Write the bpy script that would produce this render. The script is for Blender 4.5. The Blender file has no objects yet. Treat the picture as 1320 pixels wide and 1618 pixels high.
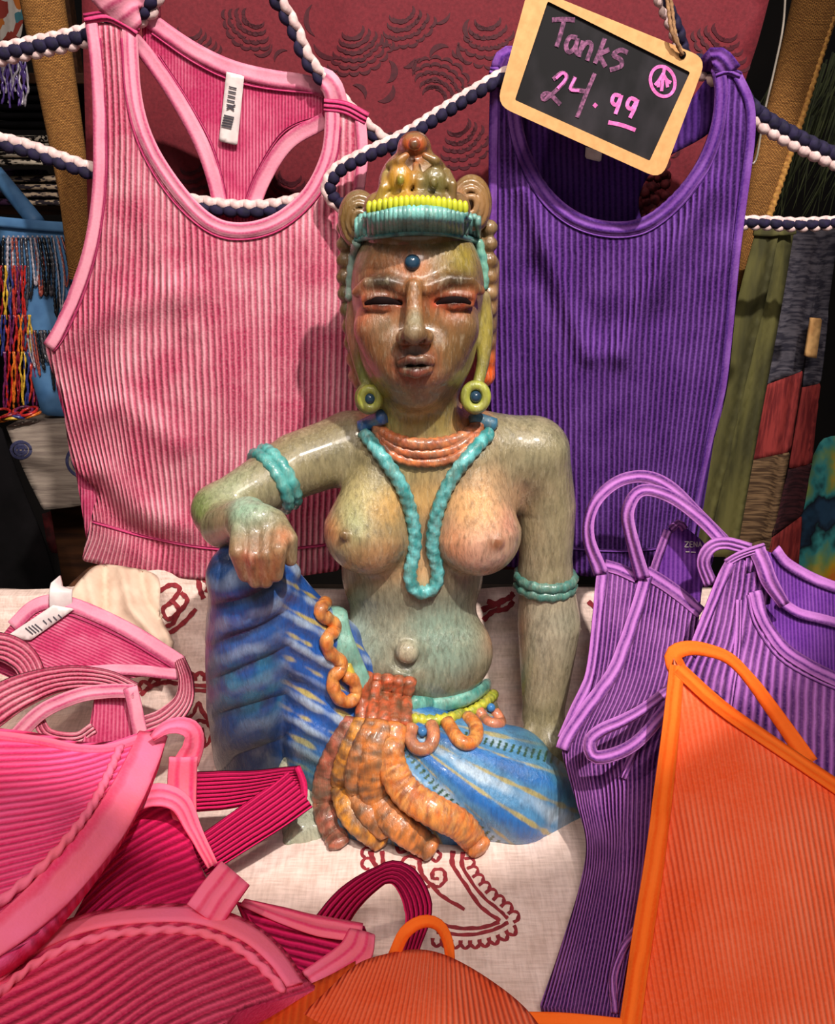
import bpy, bmesh, math, random
import numpy as np
from mathutils import Vector, Matrix, noise as mnoise
from mathutils.geometry import delaunay_2d_cdt
from mathutils.bvhtree import BVHTree
random.seed(7); rng = np.random.default_rng(7)
scene = bpy.context.scene
COL = scene.collection

def c(r, g, b):
    """sRGB bytes to linear rgba"""
    f = lambda v: (v/255/12.92) if v/255 <= 0.04045 else ((v/255+0.055)/1.055)**2.4
    return (f(r), f(g), f(b), 1.0)

# ------------------------------------------------------------------ camera
FPX, TH = 1400.0, math.radians(22.0)
CAM = np.array([0.0, -0.70, 0.54])
FWD = np.array([0.0, math.cos(TH), -math.sin(TH)])
RGT = np.array([1.0, 0.0, 0.0])
UPV = np.array([0.0, math.sin(TH), math.cos(TH)])
cd = bpy.data.cameras.new('camera'); cam = bpy.data.objects.new('camera', cd); COL.objects.link(cam)
cam.location = CAM; cam.rotation_euler = (math.pi/2-TH, 0, 0)
cd.sensor_fit = 'VERTICAL'; cd.sensor_height = 24.0; cd.lens = 24.0*FPX/1618.0
cd.clip_start = 0.02; cd.clip_end = 30
scene.camera = cam

# ------------------------------------------------------------------ light
w = bpy.data.worlds.new('world'); scene.world = w; w.use_nodes = True
w.node_tree.nodes['Background'].inputs[0].default_value = (1.0, 0.93, 0.88, 1)
w.node_tree.nodes['Background'].inputs[1].default_value = 0.16
def aim(o, loc, tgt):
    o.location = loc
    o.rotation_euler = (Vector(tgt)-Vector(loc)).to_track_quat('-Z', 'Y').to_euler()
def spot(name, loc, tgt, power, angle, blend, size, col):
    l = bpy.data.lights.new(name, 'SPOT'); l.energy = power; l.spot_size = math.radians(angle)
    l.spot_blend = blend; l.shadow_soft_size = size; l.color = col
    o = bpy.data.objects.new(name, l); COL.objects.link(o); aim(o, loc, tgt)
def area(name, loc, tgt, power, size, col):
    l = bpy.data.lights.new(name, 'AREA'); l.energy = power; l.shape = 'DISK'; l.size = size; l.color = col
    o = bpy.data.objects.new(name, l); COL.objects.link(o); aim(o, loc, tgt)
spot('ceiling_spotlight', (0.42, -0.95, 1.75), (0.0, 0.1, 0.56), 92, 34, 0.04, 0.022, (1.0, 0.92, 0.84))
spot('track_spotlight', (-0.40, -0.80, 1.70), (-0.02, -0.05, 0.2), 14, 60, 0.4, 0.03, (1.0, 0.84, 0.70))
area('fill_light', (0.1, -1.5, 2.0), (0, 0.0, 0.2), 11, 0.5, (1.0, 0.90, 0.84))  # soft fill added for general brightness, not a lamp of the stall
scene.view_settings.view_transform = 'Standard'; scene.view_settings.look = 'None'
scene.view_settings.gamma = 1.0; scene.view_settings.use_curve_mapping = False
scene.view_settings.exposure = 0.85

# ------------------------------------------------------------------ projection helpers (photo pixels on real surfaces)
def rays(px, py):
    px = np.asarray(px, float); py = np.asarray(py, float)
    return (FWD[None, :] + ((px-660)/FPX).reshape(-1, 1)*RGT - ((py-809)/FPX).reshape(-1, 1)*UPV)
def PY(px, py, y):
    r = rays(px, py); t = (np.asarray(y, float).reshape(-1)-CAM[1])/r[:, 1]; return CAM + r*t[:, None]
def PZ(px, py, z):
    r = rays(px, py); t = (np.asarray(z, float).reshape(-1)-CAM[2])/r[:, 2]; return CAM + r*t[:, None]
def p3(px, py, y): return PY([px], [py], [y])[0]
def proj(V):
    d = V-CAM; z = d@FWD
    return 660+FPX*(d@RGT)/z, 809-FPX*(d@UPV)/z, z
def mpp(P): return float((np.asarray(P)-CAM)@FWD)/FPX      # metres per photo pixel at a point
def catmull(pts, n=6, closed=False):
    p = np.asarray(pts, float)
    if len(p) < 3: return np.array([p[0]+(p[-1]-p[0])*t for t in np.linspace(0, 1, n+1)])
    if closed: q = np.vstack([p[-1], p, p[0], p[1]]); m = len(p)
    else: q = np.vstack([2*p[0]-p[1], p, 2*p[-1]-p[-2]]); m = len(p)-1
    out = []
    for i in range(m):
        a, b, cc, d = q[i:i+4]
        for t in np.arange(n)/n:
            out.append(0.5*(2*b+(cc-a)*t+(2*a-5*b+4*cc-d)*t*t+(3*b-a-3*cc+d)*t**3))
    if not closed: out.append(p[-1])
    return np.array(out)
def resample(p, step):
    p = np.asarray(p, float); s = np.r_[0, np.cumsum(np.linalg.norm(np.diff(p, axis=0), axis=1))]
    n = max(2, int(round(s[-1]/step))+1); t = np.linspace(0, s[-1], n)
    return np.stack([np.interp(t, s, p[:, k]) for k in range(p.shape[1])], 1)
def outline(*chunks):
    o = np.vstack([catmull(ch, 8) if len(ch) > 2 else np.asarray(ch, float) for ch in chunks])
    keep = [0]
    for i in range(1, len(o)):
        if np.linalg.norm(o[i]-o[keep[-1]]) > 1.5: keep.append(i)
    o = o[keep]
    if np.linalg.norm(o[0]-o[-1]) < 1.5: o = o[:-1]
    return o
def inside(P, poly):
    x, y = P[:, 0], P[:, 1]; r = np.zeros(len(P), bool); j = len(poly)-1
    for i in range(len(poly)):
        xi, yi = poly[i]; xj, yj = poly[j]
        if yi != yj: r ^= ((yi > y) != (yj > y)) & (x < (xj-xi)*(y-yi)/(yj-yi)+xi)
        j = i
    return r
def segdist(P, A):
    """distance of points P to polyline A (n,2)"""
    d = np.full(len(P), 1e9)
    for a, b in zip(A[:-1], A[1:]):
        ab = b-a; t = np.clip(((P-a)@ab)/max(ab@ab, 1e-9), 0, 1)
        d = np.minimum(d, np.linalg.norm(P-a-t[:, None]*ab, axis=1))
    return d

class Surf:
    """smooth real-world surface through points given as (photo x, photo y, world y) or (.., world z)"""
    def __init__(s, ctrl, mode='y', folds=()):
        a = np.asarray(ctrl, float); s.mode = mode; s.folds = folds
        s.c = a[:, :2]/500.0; n = len(a)
        K = s.k(s.c, s.c)+np.eye(n)*1e-3; Q = np.c_[np.ones(n), s.c]
        M = np.block([[K, Q], [Q.T, np.zeros((3, 3))]])
        s.w = np.linalg.lstsq(M, np.r_[a[:, 2], 0, 0, 0], rcond=None)[0]
    @staticmethod
    def k(a, b):
        r2 = ((a[:, None]-b[None])**2).sum(-1); return 0.5*r2*np.log(r2+1e-9)
    def P(s, xy, off=0.0):
        xy = np.asarray(xy, float).reshape(-1, 2); q = xy/500.0
        v = s.k(q, s.c)@s.w[:-3]+np.c_[np.ones(len(q)), q]@s.w[-3:]
        V = PY(xy[:, 0], xy[:, 1], v) if s.mode == 'y' else PZ(xy[:, 0], xy[:, 1], v)
        o = np.zeros(len(xy))+off
        for (line, wid, amp) in s.folds:
            o = o+amp*np.exp(-(segdist(xy, np.asarray(line, float))/wid)**2)
        d = CAM-V; d /= np.linalg.norm(d, axis=1)[:, None]; V = V+d*o[:, None]
        lowz = (V[:, 2] < .006) & (V[:, 1] < .06)
        if lowz.any(): V[lowz] = PZ(xy[lowz, 0], xy[lowz, 1], np.full(lowz.sum(), .006))
        return V

class Guides:
    """rib coordinate: rib number interpolated between guide lines"""
    def __init__(s, gl, swap=False):
        s.g = [(u, catmull(p, 6)[:, ::-1] if swap else catmull(p, 6)) for u, p in gl]; s.swap = swap
    def __call__(s, xy):
        a, b = (xy[:, 1], xy[:, 0]) if s.swap else (xy[:, 0], xy[:, 1])
        X = []
        for u, p in s.g:
            o = np.argsort(p[:, 1]); X.append(np.interp(b, p[o, 1], p[o, 0]))
        X = np.array(X); U = [u for u, _ in s.g]; out = np.zeros(len(xy))
        for i in range(len(U)-1):
            t = (a-X[i])/np.where(np.abs(X[i+1]-X[i]) < 1e-3, 1e-3, X[i+1]-X[i])
            lo = -1e9 if i == 0 else 0.0; hi = 1e9 if i == len(U)-2 else 1.0
            m = (t >= lo) & (t <= hi); out[m] = U[i]+t[m]*(U[i+1]-U[i])
        return np.c_[out, b/100.0]

# ------------------------------------------------------------------ object helpers
def tag(o, label=None, cat=None, group=None, kind=None):
    if label: o['label'] = label
    if cat: o['category'] = cat
    if group: o['group'] = group
    if kind: o['kind'] = kind
    return o
def empty(name, loc, label, cat, group=None):
    o = bpy.data.objects.new(name, None); COL.objects.link(o); o.location = loc; o.empty_display_size = 0.02
    return tag(o, label, cat, group)
def link(name, me, mat, parent=None):
    o = bpy.data.objects.new(name, me); COL.objects.link(o)
    if mat and not me.materials: me.materials.append(mat)
    if parent:
        r = parent; off = Vector((0, 0, 0))
        while r: off += r.location; r = r.parent
        o.parent = parent; me.transform(Matrix.Translation(-off))
    return o
def mk(name, V, F, mat, parent=None, uv=None, smooth=True, vcol=None, origin=False):
    me = bpy.data.meshes.new(name); V = np.asarray(V, float)
    me.from_pydata(V.tolist(), [], [list(f) for f in F]); me.update()
    if smooth: me.polygons.foreach_set('use_smooth', [True]*len(me.polygons))
    li = np.zeros(len(me.loops), int); me.loops.foreach_get('vertex_index', li)
    if uv is not None:
        l = me.uv_layers.new(name='rib'); l.data.foreach_set('uv', np.asarray(uv, np.float32)[li].ravel())
    if vcol is not None:
        a = me.attributes.new('paint', 'FLOAT_COLOR', 'POINT')
        a.data.foreach_set('color', np.c_[vcol, np.ones(len(V))].astype(np.float32).ravel())
    return link(name, me, mat, parent)
def solid(o, th, off=-1.0):
    m = o.modifiers.new('thickness', 'SOLIDIFY'); m.thickness = th; m.offset = off; return o
def sheet(name, poly, S, mat, parent=None, step=9, uvf=None, th=0.0015, off=0.0, skirt=0.0, hang=None):
    """cloth panel: outline in photo pixels laid on the surface S, with thickness (and a turned-under rim)"""
    poly = np.asarray(poly, float)
    seg = resample(np.vstack([poly, poly[:1]]), step)[:-1]
    lo, hi = seg.min(0), seg.max(0)
    gx, gy = np.meshgrid(np.arange(lo[0], hi[0], step), np.arange(lo[1], hi[1], step*0.87))
    gx[1::2] += step/2; G = np.c_[gx.ravel(), gy.ravel()]
    G = G[inside(G, seg)]; G = G[segdist(G, np.vstack([seg, seg[:1]])) > step*0.55]
    n = len(seg); pts = [Vector(p) for p in np.vstack([seg, G])]
    r = delaunay_2d_cdt(pts, [], [list(range(n))], 1, 1e-6)
    XY = np.array([(v.x, v.y) for v in r[0]]); F = [list(f) for f in r[2]]
    if hang is not None: V = hang(XY)
    else: V = S.P(XY, off)
    nrm = np.zeros(3); f0 = np.array(F)
    N = np.cross(V[f0[:, 1]]-V[f0[:, 0]], V[f0[:, 2]]-V[f0[:, 0]])
    if (N*(CAM-V[f0[:, 0]])).sum() < 0: F = [f[::-1] for f in F]
    UV = uvf(XY) if uvf else XY/100.0
    if skirt:
        e = {}
        for f in F:
            for a, b in zip(f, f[1:]+f[:1]): e[(a, b)] = 1
        bd = [(a, b) for (a, b) in e if (b, a) not in e]; idx = {}
        cen = V.mean(0); V2 = []; U2 = []
        for a, b in bd:
            for k in (a, b):
                if k not in idx:
                    idx[k] = len(V)+len(V2); d = cen-V[k]; d[2] = 0; d /= np.linalg.norm(d)+1e-9
                    q = V[k]+d*skirt*0.35; q[2] = max(q[2]-skirt, 0.004); V2.append(q); U2.append(UV[k])
        V = np.vstack([V, V2]); UV = np.vstack([UV, U2])
        for a, b in bd: F.append([b, a, idx[a], idx[b]])
    o = mk(name, V, F, mat, parent, uv=UV)
    if th: solid(o, th)
    return o
def frames(P, up=None, closed=False):
    T = np.gradient(P, axis=0)
    if closed: T = np.roll(P, -1, 0)-np.roll(P, 1, 0)
    T /= np.linalg.norm(T, axis=1)[:, None]+1e-12
    if up is not None:
        N = np.asarray(up, float)*np.ones_like(P); N = N-(N*T).sum(1)[:, None]*T
    else:
        N = np.zeros_like(P); n = np.cross(T[0], [0.31, 0.2, 0.93]); 
        for i in range(len(P)):
            n = n-(n@T[i])*T[i]; n /= np.linalg.norm(n)+1e-12; N[i] = n
    N /= np.linalg.norm(N, axis=1)[:, None]+1e-12
    return T, N, np.cross(T, N)
def tube_data(P, r, seg=10, ridge=None, closed=False, flat=1.0, up=None, base=0):
    P = np.asarray(P, float); T, N, B = frames(P, up, closed)
    r = np.asarray(r, float)*np.ones(len(P)); s = np.r_[0, np.cumsum(np.linalg.norm(np.diff(P, axis=0), axis=1))]
    V = []; n = len(P)
    a = np.arange(seg)*2*math.pi/seg
    for i in range(n):
        rr = r[i]*np.ones(seg)
        if ridge: rr = rr*(1+ridge[0]*np.sin(ridge[1]*a+ridge[2]*s[i]))
        V.append(P[i]+np.outer(np.cos(a)*rr*flat, N[i])+np.outer(np.sin(a)*rr, B[i]))
    V = np.vstack(V); F = []
    for i in range(n if closed else n-1):
        j = (i+1) % n
        for k in range(seg):
            l = (k+1) % seg; F.append((base+i*seg+k, base+i*seg+l, base+j*seg+l, base+j*seg+k))
    if not closed:
        V = np.vstack([V, P[0]-T[0]*r[0]*0.5, P[-1]+T[-1]*r[-1]*0.5])
        for k in range(seg):
            l = (k+1) % seg
            F.append((base+l, base+k, base+n*seg)); F.append((base+(n-1)*seg+k, base+(n-1)*seg+l, base+n*seg+1))
    return V, F
def tube(name, P, r, mat, parent=None, **kw):
    vc = kw.pop('vcol', None); V, F = tube_data(P, r, **kw)
    return mk(name, V, F, mat, parent, vcol=None if vc is None else np.tile(vc, (len(V), 1)) if np.ndim(vc) == 1 else vc)
def band_data(P, N, wid, th, ribs=3, base=0, closed=False):
    """flat strap with rounded edges; u runs across the ribs"""
    P = np.asarray(P, float); T, N, B = frames(P, N, closed); wid = np.asarray(wid, float)*np.ones(len(P))
    cs = [(-.5, 0), (-.46, .38), (-.25, .5), (0, .5), (.25, .5), (.46, .38), (.5, 0), (.46, -.38), (0, -.5), (-.46, -.38)]
    m = len(cs); V = []; U = []; s = np.r_[0, np.cumsum(np.linalg.norm(np.diff(P, axis=0), axis=1))]
    for i in range(len(P)):
        for a, b in cs:
            V.append(P[i]+B[i]*a*wid[i]+N[i]*b*th); U.append((a*ribs+.25, s[i]*10))
    F = []; n = len(P)
    for i in range(n if closed else n-1):
        j = (i+1) % n
        for k in range(m):
            l = (k+1) % m; F.append((base+i*m+k, base+j*m+k, base+j*m+l, base+i*m+l))
    if not closed:
        F.append(tuple(base+k for k in range(m))); F.append(tuple(base+(n-1)*m+k for k in range(m-1, -1, -1)))
    return np.array(V), F, np.array(U)
def band(name, P, N, wid, th, mat, parent=None, ribs=3, closed=False):
    V, F, U = band_data(P, N, wid, th, ribs, closed=closed)
    return mk(name, V, F, mat, parent, uv=U)
def edge(name, pts, S, wpx, mat, parent, off=0.0012, th=0.003, ribs=3, closed=False, step=7, n=6):
    """binding sewn along a line on the surface S (photo pixels)"""
    xy = resample(catmull(pts, n, closed), step); P = S.P(xy, off)
    w = np.interp(np.linspace(0, 1, len(xy)), np.linspace(0, 1, len(np.atleast_1d(wpx))), np.atleast_1d(wpx))
    w = w*np.array([mpp(p) for p in P])
    e = 3.0; Pa = S.P(xy+[e, 0], off); Pb = S.P(xy+[0, e], off); N = np.cross(Pa-P, Pb-P)
    N *= np.sign((N*(CAM-P)).sum(1))[:, None]; N /= np.linalg.norm(N, axis=1)[:, None]
    return band(name, P, N, w, th, mat, parent, ribs, closed)
def strap(name, pts, wpx, mat, parent, tilt=None, th=0.0022, ribs=5, n=7, step=8):
    """free strap through points (photo x, photo y, world y); wpx = width; tilt = normal directions along it (world vectors)"""
    a = catmull(pts, n); P = PY(a[:, 0], a[:, 1], a[:, 2]); P = resample(P, step*0.0005)
    t = np.linspace(0, 1, len(P)); wp = np.atleast_1d(wpx)
    w = np.interp(t, np.linspace(0, 1, len(wp)), wp)*np.array([mpp(p) for p in P])
    if tilt is None: N = CAM-P
    else:
        tl = np.asarray(tilt, float).reshape(-1, 3)
        N = np.stack([np.interp(t, np.linspace(0, 1, len(tl)), tl[:, k]) for k in range(3)], 1)
    return band(name, P, N, w, th, mat, parent, ribs)
def box_data(cx, cy, cz, sx, sy, sz, base=0):
    V = np.array([(x, y, z) for x in (-.5, .5) for y in (-.5, .5) for z in (-.5, .5)])*[sx, sy, sz]+[cx, cy, cz]
    F = [(0, 1, 3, 2), (4, 6, 7, 5), (0, 4, 5, 1), (2, 3, 7, 6), (0, 2, 6, 4), (1, 5, 7, 3)]
    return V, [tuple(base+i for i in f) for f in F]
def boxo(name, cx, cy, cz, sx, sy, sz, mat, parent=None, bev=0.002, rot=None):
    V, F = box_data(0, 0, 0, sx, sy, sz)
    if rot is not None: V = V@np.array(Matrix.Rotation(rot[1], 3, rot[0])).T
    o = mk(name, V+[cx, cy, cz], F, mat, parent, smooth=False)
    if bev: m = o.modifiers.new('bevel', 'BEVEL'); m.width = bev; m.segments = 2
    return o
class MB:
    """collects pieces of one part"""
    def __init__(s): s.V = []; s.F = []; s.U = []; s.n = 0
    def add(s, V, F, U=None):
        V = np.asarray(V, float); s.F += [tuple(i+s.n for i in f) for f in F]; s.V.append(V); s.n += len(V)
        s.U.append(np.zeros((len(V), 2)) if U is None else U)
    def build(s, name, mat, parent=None, smooth=True):
        return mk(name, np.vstack(s.V), s.F, mat, parent, uv=np.vstack(s.U), smooth=smooth)
def ball_data(ctr, r, seg=12, rings=8):
    r = np.asarray(r, float)*np.ones(3); V = [(0, 0, 1)]; F = []
    for i in range(1, rings):
        a = math.pi*i/rings
        for k in range(seg):
            b = 2*math.pi*k/seg; V.append((math.sin(a)*math.cos(b), math.sin(a)*math.sin(b), math.cos(a)))
    V.append((0, 0, -1)); L = len(V)-1
    for k in range(seg):
        l = (k+1) % seg; F.append((0, 1+k, 1+l)); F.append((L, 1+(rings-2)*seg+l, 1+(rings-2)*seg+k))
        for i in range(rings-2):
            a = 1+i*seg; F.append((a+k, a+seg+k, a+seg+l, a+l))
    return np.array(V)*r+np.asarray(ctr), F
def ball(name, ctr, r, mat, parent=None, **kw):
    V, F = ball_data(ctr, r, **kw); return mk(name, V, F, mat, parent)

# ------------------------------------------------------------------ materials
def newmat(name, rough=0.8, spec=0.3):
    m = bpy.data.materials.new(name); m.use_nodes = True; nt = m.node_tree; b = nt.nodes['Principled BSDF']
    b.inputs['Roughness'].default_value = rough; b.inputs['Specular IOR Level'].default_value = spec
    return m, nt, b
def nd(nt, t, **kw):
    n = nt.nodes.new(t)
    for k, v in kw.items(): setattr(n, k, v)
    return n
def math_(nt, op, a, b=None, cl=False):
    n = nd(nt, 'ShaderNodeMath', operation=op, use_clamp=cl)
    for i, v in enumerate((a, b)):
        if v is None: continue
        if isinstance(v, (int, float)): n.inputs[i].default_value = v
        else: nt.links.new(v, n.inputs[i])
    return n.outputs[0]
def mixc(nt, f, a, b, mode='MIX'):
    n = nd(nt, 'ShaderNodeMix', data_type='RGBA', blend_type=mode)
    for i, v in ((0, f), (6, a), (7, b)):
        if isinstance(v, (int, float, tuple)): n.inputs[i].default_value = v
        else: nt.links.new(v, n.inputs[i])
    return n.outputs[2]
def noise_(nt, scale, detail=3, co='Object', sc=None):
    t = nd(nt, 'ShaderNodeTexCoord'); out = t.outputs[co]
    if sc:
        mp = nd(nt, 'ShaderNodeMapping'); mp.inputs['Scale'].default_value = sc; nt.links.new(out, mp.inputs[0]); out = mp.outputs[0]
    n = nd(nt, 'ShaderNodeTexNoise'); n.inputs['Scale'].default_value = scale; n.inputs['Detail'].default_value = detail
    nt.links.new(out, n.inputs['Vector']); return n.outputs['Fac']
def ramp(nt, f, lo, hi):
    n = nd(nt, 'ShaderNodeMapRange', clamp=True); nt.links.new(f, n.inputs[0])
    n.inputs[1].default_value = lo; n.inputs[2].default_value = hi; return n.outputs[0]
def bump(nt, b, h, dist=0.001, st=1.0):
    n = nd(nt, 'ShaderNodeBump'); n.inputs['Strength'].default_value = st; n.inputs['Distance'].default_value = dist
    nt.links.new(h, n.inputs['Height']); nt.links.new(n.outputs[0], b.inputs['Normal'])
def mat_plain(name, col, col2=None, scale=60, rough=0.8, spec=0.3, bmp=0.0, sc=None, detail=4, lohi=(.35, .65), metal=0.0):
    m, nt, b = newmat(name, rough, spec); b.inputs['Metallic'].default_value = metal
    n = noise_(nt, scale, detail, sc=sc)
    nt.links.new(mixc(nt, ramp(nt, n, *lohi), col, col2 or tuple(v*0.75 for v in col[:3])+(1,)), b.inputs['Base Color'])
    if bmp: bump(nt, b, n, bmp)
    return m
def mat_rib(name, light, dark, bleach=None, groove=0.5, amt=0.4, bscale=22, dist=0.0022, fuzz=500, lift=None):
    """garment-dyed rib knit: ridges paler than grooves, acid-washed blotches (a painted highlight on the orange)"""
    m, nt, b = newmat(name, 0.95, 0.12)
    uv = nd(nt, 'ShaderNodeUVMap', uv_map='rib'); sx = nd(nt, 'ShaderNodeSeparateXYZ'); nt.links.new(uv.outputs[0], sx.inputs[0])
    u = math_(nt, 'ADD', sx.outputs[0], math_(nt, 'MULTIPLY', noise_(nt, 60, 2), 0.25))
    s = math_(nt, 'ADD', math_(nt, 'MULTIPLY', math_(nt, 'SINE', math_(nt, 'MULTIPLY', u, 2*math.pi)), 0.5), 0.5)
    r = ramp(nt, s, max(groove-.38, 0), min(groove+.3, 1))
    bl = ramp(nt, noise_(nt, bscale, 6), .42, .66)
    fz = noise_(nt, fuzz, 2)
    L = mixc(nt, math_(nt, 'MULTIPLY', bl, amt), light, bleach or light)
    D = mixc(nt, math_(nt, 'MULTIPLY', bl, amt*0.7), dark, lift or light)
    C = mixc(nt, r, D, L); C = mixc(nt, math_(nt, 'MULTIPLY', ramp(nt, fz, .4, .75), 0.22), C, bleach or light)
    nt.links.new(C, b.inputs['Base Color'])
    bump(nt, b, math_(nt, 'ADD', s, math_(nt, 'MULTIPLY', fz, 0.25)), dist)
    return m
def mat_paint(name, rough=0.28, streak=0.35, bmp=0.0008, pit=0.25, coat=0.5, dark=(.10, .085, .05, 1), lite=1.0):
    """varnished hand-painted wood: paint colour per vertex, worn brush streaks over it"""
    m, nt, b = newmat(name, rough, 0.5)
    a = nd(nt, 'ShaderNodeAttribute', attribute_name='paint')
    tc = nd(nt, 'ShaderNodeTexCoord')
    def stroke(rot, sc, scale, det):
        mp = nd(nt, 'ShaderNodeMapping'); mp.inputs['Rotation'].default_value = rot; mp.inputs['Scale'].default_value = sc; nt.links.new(tc.outputs['Object'], mp.inputs[0])
        n = nd(nt, 'ShaderNodeTexNoise'); n.inputs['Scale'].default_value = scale; n.inputs['Detail'].default_value = det; n.inputs['Roughness'].default_value = .65; nt.links.new(mp.outputs[0], n.inputs['Vector']); return n.outputs['Fac']
    n1 = stroke((.4, .9, .3), (1, 1, .22), 300, 8); n2 = noise_(nt, 38, 8); n3 = stroke((-.5, -.7, .2), (1, .5, .28), 330, 5); n4 = stroke((0, .9, 0), (1, 1, .5), 60, 8)
    C = mixc(nt, math_(nt, 'MULTIPLY', ramp(nt, n1, .44, .76), streak), a.outputs['Color'], dark)
    C = mixc(nt, math_(nt, 'MULTIPLY', ramp(nt, n3, .54, .70), streak*.55), C, mixc(nt, .45*lite, a.outputs['Color'], c(226, 216, 186)))
    C = mixc(nt, math_(nt, 'MULTIPLY', ramp(nt, n2, .55, .70), pit), C, dark)
    C = mixc(nt, math_(nt, 'MULTIPLY', ramp(nt, n4, .52, .68), streak*.4), C, mixc(nt, .5*lite, a.outputs['Color'], c(210, 196, 160)))
    nt.links.new(C, b.inputs['Base Color'])
    nt.links.new(math_(nt, 'ADD', math_(nt, 'MULTIPLY', n2, 0.25), rough-.12), b.inputs['Roughness'])
    b.inputs['Coat Weight'].default_value = coat; b.inputs['Coat Roughness'].default_value = 0.12
    bump(nt, b, math_(nt, 'ADD', n1, n3), bmp)
    return m

# ------------------------------------------------------------------ implicit-surface sculpting
class Vol:
    def __init__(s, lo, hi, h):
        s.lo = np.array(lo, float); s.h = h; s.n = np.ceil((np.array(hi)-s.lo)/h).astype(int)+1
        s.F = np.full(s.n, 0.5, np.float32)
    def sub(s, lo, hi):
        a = np.clip(np.floor((np.asarray(lo)-s.lo)/s.h).astype(int), 0, s.n-1)
        b = np.clip(np.ceil((np.asarray(hi)-s.lo)/s.h).astype(int)+1, 1, s.n)
        g = [(s.lo[i]+s.h*np.arange(a[i], b[i])).astype(np.float32) for i in range(3)]
        return tuple(slice(a[i], b[i]) for i in range(3)), g[0][:, None, None], g[1][None, :, None], g[2][None, None, :]
    def op(s, sl, D, k, cut=False):
        F = s.F[sl]
        if cut: D = -D; h = np.clip(0.5-0.5*(D-F)/k, 0, 1); s.F[sl] = F*h+D*(1-h)+k*h*(1-h)
        else: h = np.clip(0.5+0.5*(F-D)/k, 0, 1); s.F[sl] = F*(1-h)+D*h-k*h*(1-h)
    def ell(s, px, py, y, rx, ry, rz, k=8, cut=False, rot=None):
        """ellipsoid, radii in photo pixels (across, depth, up)"""
        C = p3(px, py, y); m = mpp(C); r = np.array([rx, ry, rz])*m; k *= m; R = r.max()*1.02+k+3*s.h
        sl, X, Y, Z = s.sub(C-R, C+R); X, Y, Z = X-C[0], Y-C[1], Z-C[2]
        if rot is not None:
            ax, an = rot; M = np.array(Matrix.Rotation(math.radians(-an), 3, ax))
            X, Y, Z = (M[i, 0]*X+M[i, 1]*Y+M[i, 2]*Z for i in range(3))
        k0 = np.sqrt((X/r[0])**2+(Y/r[1])**2+(Z/r[2])**2); k1 = np.sqrt((X/r[0]**2)**2+(Y/r[1]**2)**2+(Z/r[2]**2)**2)
        s.op(sl, k0*(k0-1)/np.maximum(k1, 1e-6), k, cut)
    def cap(s, pts, k=8, cut=False, sub=0):
        """chain of tapering limbs: (photo x, photo y, world y, radius px)"""
        P = [p3(*q[:3]) for q in pts]; m = [mpp(p) for p in P]; r = [q[3]*mm for q, mm in zip(pts, m)]; k = k*m[0]
        if sub:
            A = catmull(np.c_[np.array(P), r], sub); P = A[:, :3]; r = A[:, 3]
        allD = None; R = max(r)+k+3*s.h
        P = np.array(P); sl, X, Y, Z = s.sub(P.min(0)-R, P.max(0)+R)
        for i in range(len(P)-1):
            a, b = P[i], P[i+1]; ab = b-a; L = float(ab@ab)+1e-12
            x, y, z = X-a[0], Y-a[1], Z-a[2]
            t = np.clip((x*ab[0]+y*ab[1]+z*ab[2])/L, 0, 1)
            D = np.sqrt((x-t*ab[0])**2+(y-t*ab[1])**2+(z-t*ab[2])**2)-(r[i]+t*(r[i+1]-r[i]))
            allD = D if allD is None else np.minimum(allD, D)
        s.op(sl, allD, k, cut)
    def mesh(s):
        F = s.F.copy(); F[:, :, 0] = np.maximum(F[:, :, 0], s.h)
        for a in range(3):
            i = [slice(None)]*3
            for e in ((0, -1) if a < 2 else (-1,)): i[a] = e; F[tuple(i)] = np.maximum(F[tuple(i)], s.h)
        S = F < 0; cs = np.zeros(s.n-1, np.uint8)
        off = [(i, j, k) for i in (0, 1) for j in (0, 1) for k in (0, 1)]
        sh = lambda A, o: A[o[0]:A.shape[0]-1+o[0], o[1]:A.shape[1]-1+o[1], o[2]:A.shape[2]-1+o[2]]
        for o in off: cs += sh(S, o)
        I = np.argwhere((cs > 0) & (cs < 8)); vid = np.full(s.n-1, -1, np.int32); vid[tuple(I.T)] = np.arange(len(I))
        val = {o: F[I[:, 0]+o[0], I[:, 1]+o[1], I[:, 2]+o[2]] for o in off}
        acc = np.zeros((len(I), 3)); cnt = np.zeros(len(I))
        for o in off:
            for a in range(3):
                if o[a]: continue
                q = list(o); q[a] = 1; q = tuple(q); va, vb = val[o], val[q]; m = (va < 0) != (vb < 0)
                t = np.where(m, va/np.where(va == vb, 1, va-vb), 0); P = np.tile(np.array(o, float), (len(I), 1)); P[:, a] += t
                acc[m] += P[m]; cnt[m] += 1
        V = s.lo+s.h*(I+acc/cnt[:, None]); Q = []
        for a in range(3):
            b, d = (a+1) % 3, (a+2) % 3; s0 = [slice(1, -1)]*3; s0[a] = slice(0, -1); s1 = list(s0); s1[a] = slice(1, None)
            A, B = S[tuple(s0)], S[tuple(s1)]; E = np.argwhere(A != B)
            fl = A[tuple(E.T)]; sft = np.ones(3, int); sft[a] = 0; E = E+sft
            def g(db, dd):
                q = E.copy(); q[:, b] += db; q[:, d] += dd; return vid[tuple(q.T)]
            q = np.stack([g(-1, -1), g(0, -1), g(0, 0), g(-1, 0)], 1); q[~fl] = q[~fl][:, ::-1]; Q.append(q)
        Q = np.vstack(Q); Q = Q[(Q >= 0).all(1)]
        return V, Q
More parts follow.
